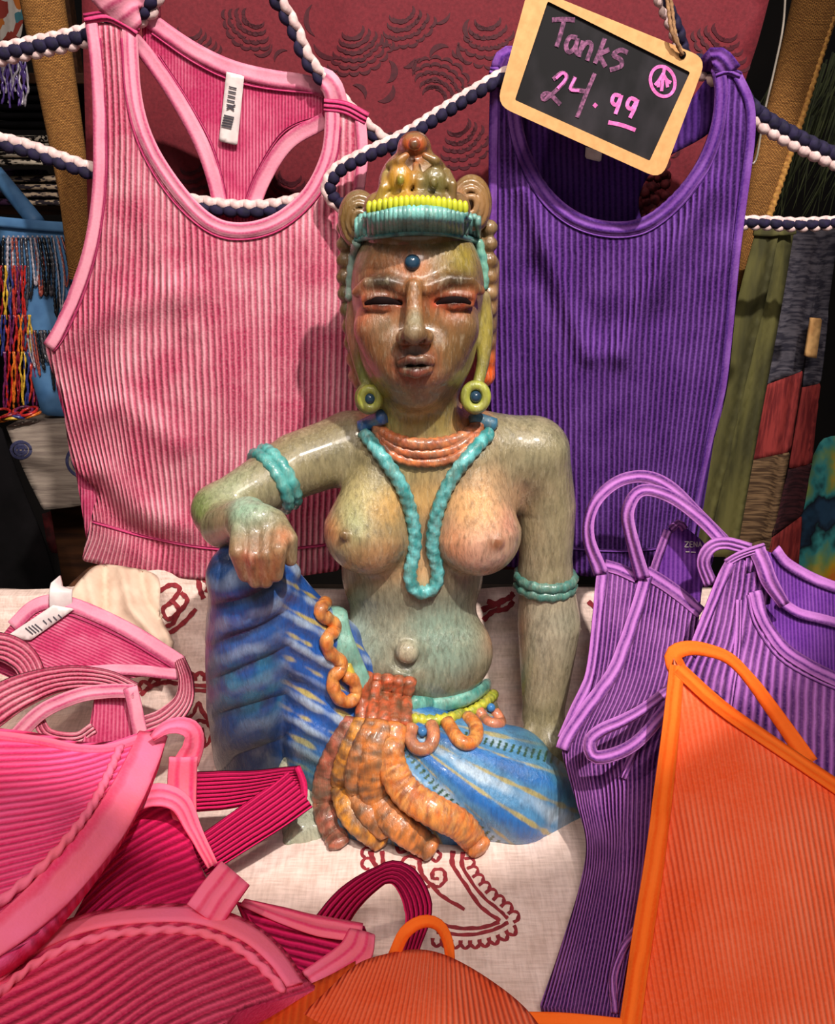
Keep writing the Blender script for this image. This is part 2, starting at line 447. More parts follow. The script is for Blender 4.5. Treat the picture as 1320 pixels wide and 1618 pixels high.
def vnormals(V, Q):
    n = np.cross(V[Q[:, 2]]-V[Q[:, 0]], V[Q[:, 3]]-V[Q[:, 1]]); N = np.zeros_like(V)
    for k in range(4): np.add.at(N, Q[:, k], n)
    return N/(np.linalg.norm(N, axis=1)[:, None]+1e-12)
def blobs(V, base, L, bv=None):
    """brush patches of paint: (photo x, photo y, world y, radius px, colour, strength[, stretch x, stretch z])"""
    C = np.tile(np.array(base[:3]), (len(V), 1))
    wob = np.array([mnoise.noise(Vector(v)*45) for v in V[::1]]) if len(V) < 400000 else 0
    for b in L:
        px, py, y, r, col, st = b[:6]; ex, ez = b[6:8] if len(b) > 6 else (1, 1)
        if bv is not None and r < 60:
            dr = rays([px], [py])[0]; dr /= np.linalg.norm(dr); h_ = bv.ray_cast(Vector(CAM), Vector(dr)); P = np.array(h_[0]) if h_[0] is not None else p3(px, py, y)
        else: P = p3(px, py, y)
        R = r*mpp(P); d = (V-P)/[ex, 1.6, ez]
        q = np.linalg.norm(d, axis=1)/R*(1+.35*wob); w_ = np.clip(st*np.exp(-np.clip(q, 0, 9)**2.6), 0, 1)[:, None]
        C = C*(1-w_)+np.array(col[:3])*w_
    return C
def paintmesh(name, V, Q, mat, parent, colr):
    me = bpy.data.meshes.new(name); me.vertices.add(len(V)); me.vertices.foreach_set('co', V.astype(np.float32).ravel())
    me.loops.add(Q.size); me.loops.foreach_set('vertex_index', Q.astype(np.int32).ravel())
    me.polygons.add(len(Q)); me.polygons.foreach_set('loop_start', np.arange(0, Q.size, 4, dtype=np.int32))
    me.polygons.foreach_set('loop_total', np.full(len(Q), 4, np.int32)); me.update(calc_edges=True)
    me.polygons.foreach_set('use_smooth', [True]*len(Q))
    a = me.attributes.new('paint', 'FLOAT_COLOR', 'POINT'); a.data.foreach_set('color', np.c_[colr, np.ones(len(V))].astype(np.float32).ravel())
    return link(name, me, mat, parent)

# ------------------------------------------------------------------ the statue
def build_statue():
    R = empty('goddess_statue', (0.0, 0.0, 0.0), 'varnished hand-painted wooden goddess statue seated with one knee raised', 'statue')
    M = mat_paint('painted_wood', 0.24, .72, .0008, .3, coat=.3, dark=(.055, .047, .028, 1))
    MJ = mat_paint('painted_ornament', 0.3, .6, .0008, .45, coat=.4)
    B = Vol((-0.205, -0.165, -0.003), (0.150, 0.085, 0.50), 0.0014)
    # trunk
    B.ell(690, 765, .022, 138, 78, 118, 20); B.ell(652, 900, .018, 112, 74, 130, 30); B.ell(655, 1030, .005, 124, 78, 92, 30)
    B.ell(655, 1130, .01, 135, 85, 80, 30)
    B.cap([(662, 720, .02, 66), (658, 610, .012, 66)], 22)
    B.cap([(660, 690, .026, 52), (560, 702, .03, 50)], 30); B.cap([(670, 690, .026, 52), (838, 712, .03, 52)], 30)
    # breasts of the carving
    B.cap([(605, 735, .0, 42), (582, 838, -.012, 70)], 22); B.cap([(742, 735, .0, 42), (756, 842, -.012, 68)], 22)
    B.ell(544, 846, -.046, 8, 5, 8, 7); B.ell(786, 858, -.044, 10, 5, 10, 6)
    # navel
    B.ell(643, 1032, -.037, 34, 12, 34, 6, cut=True); B.ell(644, 1030, -.034, 19, 16, 19, 5); B.ell(648, 1062, -.040, 6, 8, 6, 4, cut=True)
    # statue's left arm, straight down to the ground
    B.cap([(846, 716, .03, 54), (864, 800, .03, 46), (862, 905, .028, 41)], 18)
    B.cap([(862, 905, .028, 41), (868, 985, .026, 50), (862, 1080, .02, 38), (858, 1135, .012, 31)], 10)
    B.cap([(858, 1135, .012, 31), (868, 1175, -.002, 36)], 10)
    for dx, dy, yy in ((-24, 26, -.012), (-8, 34, -.018), (10, 36, -.02), (26, 30, -.016)):
        B.cap([(866+dx*.7, 1172, -.004, 14), (868+dx*1.2, 1172+dy, yy, 11)], 4)
    B.cap([(842, 1150, .0, 14), (828, 1178, -.012, 10)], 6)
    # statue's right arm, elbow out, hand drooping over the knee
    B.cap([(548, 708, .03, 54), (470, 735, .01, 52), (400, 775, -.015, 44), (346, 806, -.03, 40)], 18)
    B.cap([(346, 806, -.03, 40), (352, 830, -.05, 36), (392, 818, -.085, 34)], 14)
    B.ell(408, 838, -.098, 46, 30, 46, 16)
    for i, (ax, bx, by, tx, ty) in enumerate(((380, 376, 880, 388, 912), (401, 400, 886, 404, 922), (422, 421, 884, 420, 922), (441, 440, 876, 436, 912))):
        B.cap([(ax, 840, -.106, 16), (bx, by-8, -.121, 14.5), (tx, ty-4, -.117, 12)], 3.5)
    B.cap([(436, 822, -.095, 17), (456, 852, -.108, 15), (459, 884, -.108, 11)], 6)
    # head
    B.ell(660, 455, .005, 105, 104, 118, 20); B.ell(660, 545, -.004, 92, 86, 95, 34); B.ell(658, 606, -.032, 36, 32, 36, 34)
    B.cap([(600, 520, -.028, 40), (625, 575, -.034, 34)], 22); B.cap([(716, 520, -.028, 40), (692, 575, -.034, 34)], 22)
    # eye sockets, brows, lids, slit
    for sx, ex, ey in ((-1, 606, 476), (1, 717, 473)):
        B.ell(ex, ey-4, -.058, 44, 22, 22, 10, cut=True)
        B.ell(ex, ey-1, -.0375, 36, 20, 19, 5)
        B.cap([(ex-sx*40, ey-18, -.0445, 10), (ex-sx*8, ey-31, -.0425, 10), (ex+sx*26, ey-29, -.038, 9), (ex+sx*42, ey-14, -.030, 8)], 14)
        B.cap([(ex-30, ey+4, -.043, 3.5), (ex-12, ey+1, -.0475, 6.5), (ex+12, ey+1, -.0475, 6.5), (ex+30, ey+3, -.043, 3.5)], 1.2, cut=True)
        B.cap([(ex-30, ey+10, -.0405, 3), (ex, ey+13, -.0450, 3.2), (ex+30, ey+9, -.0405, 3)], 4)
    # nose
    B.cap([(655, 452, -.052, 12), (655, 490, -.058, 14), (655, 524, -.069, 16)], 12)
    B.ell(655, 527, -.068, 18, 16, 13, 10); B.cap([(636, 534, -.062, 11), (655, 534, -.068, 11), (675, 532, -.062, 11)], 9)
    B.ell(643, 541, -.068, 6, 8, 5, 3, cut=True); B.ell(667, 540, -.068, 6, 8, 5, 3, cut=True)
    # mouth
    B.ell(657, 570, -.0465, 54, 30, 46, 22)
    B.cap([(633, 574, -.0605, 6), (648, 567, -.0655, 7.5), (657, 570, -.065, 7), (666, 567, -.0655, 7.5), (682, 572, -.0605, 6)], 4)
    B.cap([(637, 585, -.0605, 7), (657, 589, -.0655, 9.5), (677, 584, -.0605, 7)], 4)
    B.cap([(629, 577, -.0670, 2), (657, 579, -.0738, 2.4), (685, 576, -.0670, 2)], 1.5, cut=True)
    # long ears
    for x0, x1, x2 in ((560, 567, 580), (766, 764, 754)):
        B.cap([(x0, 470, .016, 10), (x0, 520, .012, 14), (x1, 570, .004, 10), (x2, 612, -.004, 9)], 9, sub=3); B.ell(x2+(3 if x2 < 600 else -2), 630, -.008, 23, 10, 26, 6)
    V, Q = B.mesh(); Nv = vnormals(V, Q)
    px, py, _ = proj(V)
    OL, GR, PE, TE, OR, YE, BR, DK, GY = c(142, 132, 100), c(150, 158, 138), c(226, 168, 132), c(128, 176, 160), c(226, 120, 62), c(196, 186, 84), c(134, 96, 56), c(66, 44, 34), c(172, 164, 140)
    L = [(650, 1000, .0, 130, c(150, 155, 138), .8), (650, 1010, -.03, 60, c(132, 130, 112), .5), (700, 1010, -.03, 60, TE, .5), (560, 1010, .0, 40, c(168, 188, 168), .8), (790, 1000, .01, 30, OR, .5), (775, 950, .0, 30, c(205, 190, 160), .8),
         (580, 850, -.03, 75, c(178, 156, 104), .9), (570, 790, -.03, 40, c(206, 190, 130), .7), (560, 830, -.05, 30, c(170, 178, 130), .7), (620, 800, -.03, 30, c(225, 170, 90), .55), (610, 880, -.03, 45, c(186, 128, 84), .6), (520, 840, -.02, 26, OR, .5), (590, 905, -.02, 40, c(196, 150, 110), .7),
         (757, 840, -.03, 85, PE, .95), (745, 800, -.03, 42, c(238, 182, 120), .8), (760, 880, -.05, 40, c(214, 168, 150), .7), (715, 860, -.03, 30, c(240, 150, 96), .6), (810, 830, -.02, 24, c(226, 140, 120), .6),
         (670, 790, -.01, 34, c(226, 176, 110), .9), (660, 900, -.01, 34, c(216, 170, 120), .9), (700, 730, .0, 50, c(176, 148, 112), .5),
         (544, 846, -.05, 13, c(120, 82, 46), .9), (786, 860, -.05, 14, c(140, 76, 40), .95), (785, 885, -.05, 16, c(210, 168, 150), .5),
         (470, 720, .0, 60, c(138, 128, 92), .5), (545, 680, .0, 50, c(120, 112, 84), .6), (360, 770, -.04, 40, c(160, 168, 128), .8), (390, 790, -.09, 42, c(158, 200, 172), .9), (316, 800, -.04, 26, c(120, 140, 70), .8), (352, 830, -.06, 26, c(200, 170, 130), .7),
         (405, 894, -.12, 52, c(150, 88, 50), 1), (392, 884, -.125, 12, c(206, 84, 62), .6), (448, 850, -.11, 16, c(214, 130, 90), .6), (436, 880, -.12, 16, c(190, 130, 80), .7),
         (845, 720, .0, 60, c(146, 138, 108), .5), (860, 850, .0, 60, c(166, 152, 118), .7), (838, 780, .0, 16, c(90, 80, 66), .7, 1, 1.4), (866, 1000, .0, 80, c(184, 174, 150), .9), (845, 1080, .0, 50, c(190, 172, 140), .8), (815, 1000, .01, 18, OR, .5, 1, 3), (815, 800, .0, 24, c(214, 170, 130), .7),
         (643, 1032, -.04, 22, c(206, 190, 160), .8), (648, 1062, -.04, 10, c(90, 100, 84), .8),
         (660, 670, .0, 70, c(178, 160, 72), .95), (612, 650, .0, 30, c(196, 190, 90), .9), (740, 660, .0, 30, OR, .9), (590, 655, .01, 26, c(220, 110, 90), .6), (668, 715, -.01, 36, c(150, 130, 96), .8),
         (658, 500, -.02, 150, c(146, 106, 64), 1), (620, 420, -.05, 60, c(186, 122, 76), .85), (700, 400, -.05, 60, c(150, 116, 62), .7), (735, 410, -.04, 34, c(178, 158, 60), .8), (572, 500, -.03, 30, c(226, 116, 84), .8, 1, 2.2), (600, 530, -.05, 40, c(138, 92, 56), .8), (712, 540, -.05, 50, c(128, 92, 54), .8), (600, 505, -.05, 24, c(150, 128, 98), .6),
         (585, 590, -.03, 26, c(206, 104, 84), .6, 1, 1.6), (660, 615, -.05, 40, c(150, 96, 74), .7), (652, 412, -.06, 26, c(232, 130, 80), .7), (655, 510, -.07, 16, c(150, 150, 118), .8, 1, 2.2), (655, 534, -.07, 26, c(130, 92, 62), .7), (654, 548, -.065, 14, c(226, 120, 80), .6),
         (606, 474, -.05, 46, c(206, 104, 66), .75, 1, .6), (717, 472, -.05, 48, c(214, 96, 58), .8, 1, .62), (606, 466, -.05, 30, c(140, 96, 66), .9, 1, .42), (717, 463, -.05, 30, c(146, 100, 66), .9, 1, .42),
         (604, 445, -.05, 42, c(58, 44, 30), 1, 1, .36), (722, 442, -.05, 42, c(64, 48, 30), .95, 1, .36), (606, 478, -.05, 36, c(196, 84, 60), .8, 1, .34), (717, 476, -.05, 36, c(206, 80, 54), .8, 1, .34), (605, 477, -.05, 31, c(30, 14, 14), 1, 1, .36), (715, 475, -.05, 29, c(30, 14, 14), 1, 1, .34), (690, 478, -.05, 8, c(224, 90, 60), .8),
         (657, 578, -.06, 36, c(214, 112, 76), .75, 1, .8), (657, 571, -.066, 32, c(96, 46, 40), 1, 1, .36), (657, 588, -.066, 27, c(128, 62, 54), 1, 1, .5), (657, 578, -.07, 31, c(40, 22, 18), 1, 1, .16),
         (575, 600, -.0, 26, c(150, 152, 74), 1, .6, 1.8), (756, 590, -.0, 28, c(176, 168, 74), 1, .6, 2.2), (584, 630, -.012, 32, c(158, 164, 70), 1), (752, 630, -.012, 34, c(172, 172, 74), 1), (768, 520, .005, 26, c(176, 160, 70), .9, .6, 2), (558, 520, .005, 22, c(206, 110, 96), .7, .6, 2)]
    bvh = BVHTree.FromPolygons([tuple(v) for v in V], [tuple(q) for q in Q.tolist()])
    colr = blobs(V, OL, L, bvh)
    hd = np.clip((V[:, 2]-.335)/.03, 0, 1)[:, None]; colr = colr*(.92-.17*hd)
    wn = np.array([mnoise.noise(Vector(v)*30+Vector((5, 5, 5))) for v in V])[:, None]; colr = colr*(1-.35*np.clip(wn-.05, 0, 1)*(1-hd))+np.array(c(108, 128, 116)[:3])*.35*np.clip(wn-.05, 0, 1)*(1-hd)
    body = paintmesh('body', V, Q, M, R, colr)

    # ---------------- trousers / wrap
    T = Vol((-0.205, -0.175, -0.003), (0.150, 0.075, 0.28), 0.0013)
    T.cap([(398, 925, -.066, 66), (396, 1010, -.055, 70), (392, 1110, -.04, 64), (398, 1195, -.03, 58)], 14)
    T.ell(400, 906, -.066, 72, 60, 56, 14)
    T.cap([(412, 935, -.06, 62), (500, 1040, -.025, 78), (575, 1130, .0, 84)], 16)
    T.cap([(490, 1020, -.035, 50), (512, 1130, -.04, 66), (520, 1215, -.045, 62)], 16)
    T.cap([(610, 1180, -.05, 82), (700, 1225, -.072, 92), (800, 1243, -.07, 92), (868, 1266, -.055, 66)], 14)
    T.ell(655, 1135, .005, 138, 88, 62, 16)
    T.cap([(560, 1290, -.085, 46), (640, 1300, -.095, 44), (740, 1310, -.09, 40)], 16)
    tv, tq = T.mesh(); tn = vnormals(tv, tq); tx, ty, _ = proj(tv)
    shin = 1/(1+np.exp((tx-(452-.0*ty))/6)); lap = 1/(1+np.exp(-(tx-600+.35*(ty-1180))/14))
    lap = lap*(1-shin); inner = np.clip(1-shin-lap, 0, 1)
    ph1 = (ty+0.5*(tx-330)+10*np.sin(tx/38.))/64*2*math.pi
    ph2 = (ty-0.55*(tx-450))/40*2*math.pi
    cx_, cy_ = 560.0, 1090.0
    an = np.arctan2(ty-cy_, tx-cx_); ph3 = an*26+(tx-560)/110
    nzf = np.array([mnoise.noise(Vector(v)*16) for v in tv]); ph1 = ph1+2.2*nzf
    fade = np.clip((tx-330)/34, .15, 1)
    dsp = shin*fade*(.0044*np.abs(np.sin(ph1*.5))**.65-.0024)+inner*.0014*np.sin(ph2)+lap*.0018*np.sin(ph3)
    tv = tv+tn*dsp[:, None]; tv[:, 2] = np.maximum(tv[:, 2], 0.0)
    nz = np.array([mnoise.noise(Vector(v)*70) for v in tv]); nz2 = np.array([mnoise.noise(Vector(v)*22+Vector((3, 1, 2))) for v in tv])
    st = lambda x, a, b: np.clip((x-a)/(b-a), 0, 1)[:, None]
    mixn = lambda A, col, w_: A*(1-w_)+np.array(col[:3])*w_
    A = np.tile(np.array(c(38, 84, 150)[:3]), (len(tv), 1))
    A = mixn(A, c(26, 96, 176), st(nz2, -.1, .4)*.8)
    A = mixn(A, c(150, 172, 206), st(-np.cos(ph1)+nz*1.1, .3, 1.3)*shin[:, None]*.75)  # pale scumble paints the fold highlights into the colour of the ridges
    A = mixn(A, c(30, 40, 72), st(np.cos(ph1)+nz*.4, .45, .95)*shin[:, None]*.9)  # shade between the shin folds painted dark into the grooves
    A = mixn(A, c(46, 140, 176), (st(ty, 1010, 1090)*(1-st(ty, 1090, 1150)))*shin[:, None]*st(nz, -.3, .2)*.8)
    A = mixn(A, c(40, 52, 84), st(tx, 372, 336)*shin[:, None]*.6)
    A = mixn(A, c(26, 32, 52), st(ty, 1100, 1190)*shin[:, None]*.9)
    A = mixn(A, c(34, 92, 178), inner[:, None]*.8)
    A = mixn(A, c(188, 208, 226), st(np.sin(ph2)+nz*1.2, .35, 1.1)*inner[:, None]*.75)
    A = mixn(A, c(206, 186, 84), st(np.sin(ph2+2.0)+nz*.5, .85, 1.05)*inner[:, None]*.85)
    A = mixn(A, c(56, 104, 112), st(ty+nz*30, 1150, 1215)*inner[:, None]*.8)
    A = mixn(A, c(30, 70, 160), st(tx, 470, 430)*inner[:, None]*.6)
    A = mixn(A, c(88, 150, 194), lap[:, None]*.85)
    A = mixn(A, c(34, 106, 186), st(np.sin(ph3)+nz*.4, .2, .9)*lap[:, None]*.85)
    A = mixn(A, c(202, 220, 232), st(-np.sin(ph3)+nz*.5+nz2*.5, .5, 1.2)*lap[:, None]*.7)
    A = mixn(A, c(190, 170, 78), st(np.sin(ph3*2+.6)+nz*.25, .86, 1.0)*lap[:, None]*.8)
    A = mixn(A, c(70, 128, 140), st(tx-ty*.75+nz*30, -80, -20)*lap[:, None]*.85)
    dots = (np.sin(ph3*.5+2.2) > .93) & (np.sin(np.hypot(tx-cx_, ty-cy_)/11*2*math.pi) > .35)
    A[dots & (lap > .6)] = np.array(c(46, 84, 60)[:3])
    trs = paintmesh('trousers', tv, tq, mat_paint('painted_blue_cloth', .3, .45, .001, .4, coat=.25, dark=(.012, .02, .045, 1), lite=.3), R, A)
    tb = BVHTree.FromPolygons([tuple(v) for v in tv], [tuple(q) for q in tq.tolist()])
    trees = [bvh, tb]
    def hit(px, py, lift=0.0, ground=True):
        d = rays([px], [py])[0]; d /= np.linalg.norm(d); best = None
        for t in trees:
            h = t.ray_cast(Vector(CAM), Vector(d))
            if h[0] is not None and (best is None or h[3] < best): best = h[3]
        if best is None: best = (0.006-CAM[2])/d[2]
        return CAM+d*(best-lift)
    def on(pts, lift, n=6, step=.0025):
        a = catmull(pts, n); P = np.array([hit(x, y, lift) for x, y in a]); P = resample(P, step)
        for _ in range(3): P[1:-1] = .25*P[:-2]+.5*P[1:-1]+.25*P[2:]
        return P
    px_ = lambda x: x*.00052
    def vc(V_, cols):
        """colour along a tube"""
        k = np.array([mnoise.noise(Vector(p)*150)*1.5 for p in V_])*.5+.5; cs = np.array([q[:3] for q in cols]); i = np.clip(k*len(cs), 0, len(cs)-1.01)
        a = cs[i.astype(int)]; b = cs[np.minimum(i.astype(int)+1, len(cs)-1)]; f = (i % 1)[:, None]
        return a*(1-f)+b*f
    def ctube(name, P, r, cols, seg=10, par=R, **kw):
        V_, F_ = tube_data(P, r, seg=seg, **kw); q = vc(V_, cols)
        return mk(name, V_, F_, MJ, par, vcol=q[:len(V_)])
    TQ = [c(60, 150, 148), c(96, 176, 172), c(40, 112, 118)]
    TER = [c(176, 92, 56), c(206, 108, 60), c(130, 70, 50), c(222, 128, 72)]
    ORG = [c(226, 112, 44), c(236, 140, 60), c(186, 96, 44), c(240, 160, 80)]
    # necklaces
    col_ = empty_part('collar', R)
    for k, (dy, r) in enumerate(((0, 10), (15, 9), (29, 8))):
        ctube('collar_strand', on([(590-k*3+k*8, 668+dy*.6), (620, 692+dy*.95), (668, 702+dy), (722, 694+dy*.95), (762-k*4, 668+dy*.6)], .002), px_(r), TER, par=col_, ridge=(.1, 0, 900))
    ctube('collar_clasp', on([(570, 676), (606, 658)], .004), px_(12), [c(28, 72, 140), c(50, 104, 170)])
    ctube('collar_clasp', on([(746, 660), (782, 672)], .004), px_(12), [c(60, 96, 110), c(50, 110, 140)])
    P = on([(576, 684), (606, 724), (636, 770), (652, 820), (656, 862), (648, 905), (654, 930), (670, 937), (688, 926), (692, 900), (684, 866), (690, 815), (712, 760), (748, 712), (774, 684)], .004)
    ctube('long_necklace', P, px_(11), [c(64, 168, 172), c(120, 204, 206), c(50, 140, 140)], seg=14, ridge=(.13, 2, 700))
    # armlets
    def ring(name, x, y, yy, rx, axis, minor, cols, tilt=0, rows=2):
        C0 = p3(x, y, yy); m = mpp(C0); ax = np.array(axis, float); ax /= np.linalg.norm(ax)
        u = np.cross(ax, [0, 1, .1]); u /= np.linalg.norm(u); v = np.cross(ax, u); t = np.linspace(0, 2*math.pi, 49)[:-1]
        g = empty_part(name, R)
        for k in range(rows):
            o_ = ax*(k-(rows-1)/2)*minor*1.55*m
            Pk = C0+o_+np.outer(np.cos(t), u)*rx*m+np.outer(np.sin(t), v)*rx*m
            V_, F_ = tube_data(Pk, minor*m, seg=10, ridge=(.16, 1, 620), closed=True); cc = np.repeat(np.array([cols[int(3*abs(mnoise.noise(Vector(p)*90)))%len(cols)][:3] for p in Pk]), 10, 0)
            mk('ring', V_, F_, MJ, g, vcol=cc)
    a0, a1 = p3(470, 735, .01), p3(400, 775, -.015)
    ring('upper_armlet', 434, 757, -.002, 48, a1-a0, 10, TQ)
    ring('elbow_armlet', 862, 917, .028, 42, (0.02, 0, 1), 9, [c(70, 126, 116), c(92, 146, 132), c(60, 100, 96)])
    # belt
    ctube('belt', on([(652, 1112), (690, 1114), (735, 1104), (770, 1082), (788, 1062)], .003), px_(15), [c(96, 178, 168), c(130, 196, 180), c(70, 150, 140)], seg=12, flat=.7)
    ctube('belt_fringe', on([(652, 1136), (690, 1138), (738, 1126), (774, 1104), (790, 1080)], .002), px_(9), [c(196, 192, 40), c(150, 170, 60), c(214, 206, 60)], ridge=(.2, 0, 900))
    ctube('belt', on([(572, 1082), (556, 1046), (538, 1000), (532, 962)], .002), px_(18), [c(150, 196, 180), c(120, 176, 160)], seg=12, flat=.6)
    ctube('belt_fringe', on([(566, 1096), (556, 1070), (548, 1050)], .003), px_(8), [c(206, 206, 50), c(220, 190, 60)])
    ctube('scalloped_trim', on([(516, 950), (504, 968), (522, 980), (532, 994), (516, 1008), (520, 1030), (536, 1042), (542, 1056), (526, 1070), (530, 1096), (548, 1110), (562, 1100), (560, 1076), (546, 1068)], .004), px_(11), ORG, ridge=(.08, 0, 500))
    ctube('belt_loop', on([(652, 1146), (648, 1168), (660, 1184), (680, 1180), (686, 1160), (682, 1146)], .004), px_(11), [c(206, 120, 84), c(220, 140, 90), c(170, 100, 74)])
    ctube('belt_loop', on([(706, 1140), (722, 1166), (738, 1176), (752, 1166), (752, 1146), (740, 1134)], .004), px_(12), ORG)
    ctube('belt_loop', on([(756, 1122), (772, 1142), (792, 1142), (782, 1124)], .004), px_(10), [c(190, 110, 90), c(216, 130, 90)])
    ball('blue_bead', hit(668, 1156, .004), px_(8), mat_plain('bead_blue', c(70, 130, 190), rough=.2), R)
    ball('blue_bead', hit(776, 1118, .006), px_(8), bpy.data.materials['bead_blue'], R)
    # sash: ribbed knot with four tails
    sash = empty_part('sash', R)
    KN = [c(176, 92, 50), c(140, 66, 36), c(214, 100, 60), c(120, 70, 44)]
    for k in range(5):
        x = 574+k*17; ctube('knot_fold', on([(x+6, 1066+k*2), (x, 1100+k*1.5), (x-2, 1140+k*1.5)], .004+.004*math.sin(k*math.pi/4)), px_(12), KN, par=sash, ridge=(.05, 0, 800), seg=12)
    tails = (([(560, 1140), (536, 1182), (518, 1232), (517, 1284), (536, 1334)], 22, .004, [c(140, 80, 62), c(190, 104, 80), c(110, 64, 50)]),
             ([(576, 1142), (556, 1190), (546, 1240), (560, 1290), (604, 1330)], 23, .010, [c(206, 130, 50), c(226, 150, 50), c(130, 84, 50)]),
             ([(592, 1142), (572, 1190), (566, 1240), (582, 1284), (612, 1316)], 20, .014, [c(170, 100, 56), c(200, 120, 60), c(110, 70, 44)]),
             ([(606, 1144), (590, 1196), (592, 1248), (626, 1300), (682, 1342)], 24, .013, [c(176, 104, 56), c(222, 132, 60), c(120, 78, 50)]),
             ([(624, 1146), (618, 1200), (642, 1252), (694, 1286), (728, 1304), (758, 1340)], 24, .009, ORG+[c(150, 84, 44)]))
    for pts, r, lf, cols in tails:
        P = on(pts, lf, step=.002); q = np.linspace(0, 1, len(P)); ctube('sash_tail', P, px_(r)*(.82+.25*np.sin(q*3.1)), cols, seg=14, par=sash, ridge=(.035, 1, 900), flat=.55, up=CAM-P.mean(0))
    # foot of the raised leg
    F = Vol((-0.205, -0.19, -0.003), (-0.03, 0.02, 0.10), 0.0018)
    F.cap([(470, 1215, -.045, 34), (488, 1270, -.07, 36), (476, 1312, -.098, 30)], 8)
    for k in range(4): F.cap([(462+k*13, 1306, -.10, 12), (456+k*14, 1332, -.112+.002*k, 10)], 3)
    fv, fq = F.mesh(); paintmesh('foot', fv, fq, M, R, blobs(fv, c(176, 180, 158), [(490, 1222, -.06, 20, c(190, 130, 90), .9, 2, .6), (450, 1320, -.1, 40, c(120, 128, 100), .6)]))
    # dark eye slits
    ek = mat_plain('eye_paint', c(26, 10, 10), c(16, 7, 7), 200, rough=.7, spec=.08)
    for pts in ([(577, 480), (590, 475), (606, 474), (621, 476), (635, 481)], [(690, 480), (703, 475), (717, 473), (731, 474), (744, 479)]):
        P = on(pts, .0006, step=.0015); tube('eye_slit', P, px_(6.2)*np.sin(np.linspace(.25, math.pi-.25, len(P)))**.8, ek, R, seg=8, flat=.3, up=CAM-P.mean(0))
    # forehead jewel, earrings
    bd = mat_plain('bead_navy', c(26, 44, 66), c(40, 70, 90), rough=.18, spec=.6)
    ball('forehead_jewel', hit(652, 415, .0), px_(11.5), bd, R)
    for x, y, r in ((585, 630, 13), (752, 627, 16)):
        C0 = p3(x, y, -.0175); t = np.linspace(0, 2*math.pi, 25)[:-1]
        P = C0+np.outer(np.cos(t), RGT)*px_(r)+np.outer(np.sin(t), [0, .17, .98])*px_(r*1.1)
        V_, F_ = tube_data(P, px_(8), seg=8, closed=True); e = mk('earring', V_, F_, MJ, R, vcol=np.tile(np.array(c(160, 164, 66)[:3]), (len(V_), 1)))
        ball('earring_bead', C0, px_(9.5), bd, e)
    # crown and hair
    H = Vol((-0.085, -0.08, 0.38), (0.085, 0.09, 0.575), 0.0015)
    H.cap([(657, 345, .004, 88), (656, 296, -.002, 58), (655, 236, -.006, 27)], 16)
    H.cap([(600, 330, -.03, 26), (640, 332, -.045, 26), (680, 332, -.045, 26), (718, 330, -.03, 26)], 10)
    H.ell(655, 228, -.016, 21, 20, 18, 8); H.ell(655, 229, -.036, 15, 10, 14, 4, cut=True); H.ell(655, 228, -.030, 10, 10, 10, 3)
    for x, y in ((633, 284), (686, 288)):
        H.ell(x, y, -.040, 21, 16, 24, 6); H.ell(x, y, -.060, 12, 12, 15, 3, cut=True); H.ell(x, y, -.050, 7, 9, 10, 3)
    for x0, y0, x1, y1 in ((610, 276, 596, 318), (658, 262, 660, 312), (706, 272, 716, 312), (616, 262, 642, 246), (696, 262, 672, 246)):
        H.cap([(x0, y0, -.034, 7), ((x0+x1)/2+4, (y0+y1)/2, -.042, 8), (x1, y1, -.042, 6)], 5)
    for k in range(9): H.ell(604+k*14, 314-6*math.sin(k*.39), -.047+.0009*(k-4)**2, 8, 8, 7, 4)
    # looped curls on both sides
    for x, y, s_ in ((568, 348, -1), (744, 324, 1)):
        H.ell(x, y, .018, 34, 26, 46, 8)
        for rr in (36, 25, 13):
            t = np.linspace(0, 2*math.pi, 17); H.cap([(x+rr*.72*math.cos(a), y+rr*1.05*math.sin(a), .002-.0002*(36-rr), 5) for a in t], 3)
    H2 = Vol((-0.085, -0.02, 0.33), (0.09, 0.09, 0.50), 0.0018)
    H2.ell(658, 430, .035, 116, 62, 130, 10)
    H2.cap([(552, 420, .035, 20), (560, 520, .03, 16), (572, 605, .02, 14)], 10); H2.cap([(770, 420, .035, 20), (768, 520, .035, 18), (766, 595, .03, 16)], 10)
    for y in range(360, 610, 26):
        H2.ell(546+max(0, y-450)*.13, y, .026, 15, 15, 13, 5); H2.ell(773-max(0, y-470)*.05, y, .028, 14, 14, 13, 5)
    hv, hq = H.mesh(); hc = blobs(hv, c(122, 92, 48), [(633, 284, -.05, 26, c(206, 140, 40), .9), (633, 286, -.055, 12, c(110, 120, 40), .9), (655, 232, -.03, 22, c(214, 70, 36), .9), (655, 228, -.032, 10, c(60, 60, 40), 1), (655, 212, -.02, 14, c(130, 90, 50), .9),
        (686, 290, -.045, 26, c(100, 96, 50), .9), (620, 318, -.04, 30, c(176, 150, 50), .6), (720, 300, -.02, 30, c(74, 60, 44), .7), (612, 270, -.03, 18, c(150, 140, 80), .5), (724, 330, .0, 12, c(200, 110, 50), .8, .6, 2), (744, 330, .0, 40, c(164, 120, 80), .7), (568, 350, .0, 40, c(110, 84, 50), .8)])
    paintmesh('crown', hv, hq, mat_paint('painted_crown', .2, .35, .0007, .3, coat=.8), R, hc)
    gv, gq = H2.mesh(); paintmesh('hair', gv, gq, M, R, blobs(gv, c(124, 94, 58), [(772, 590, .03, 30, c(230, 92, 30), 1), (548, 470, .03, 30, c(96, 90, 60), .8), (560, 585, .02, 30, c(160, 92, 70), .8), (775, 450, .03, 30, c(150, 110, 66), .7)]))
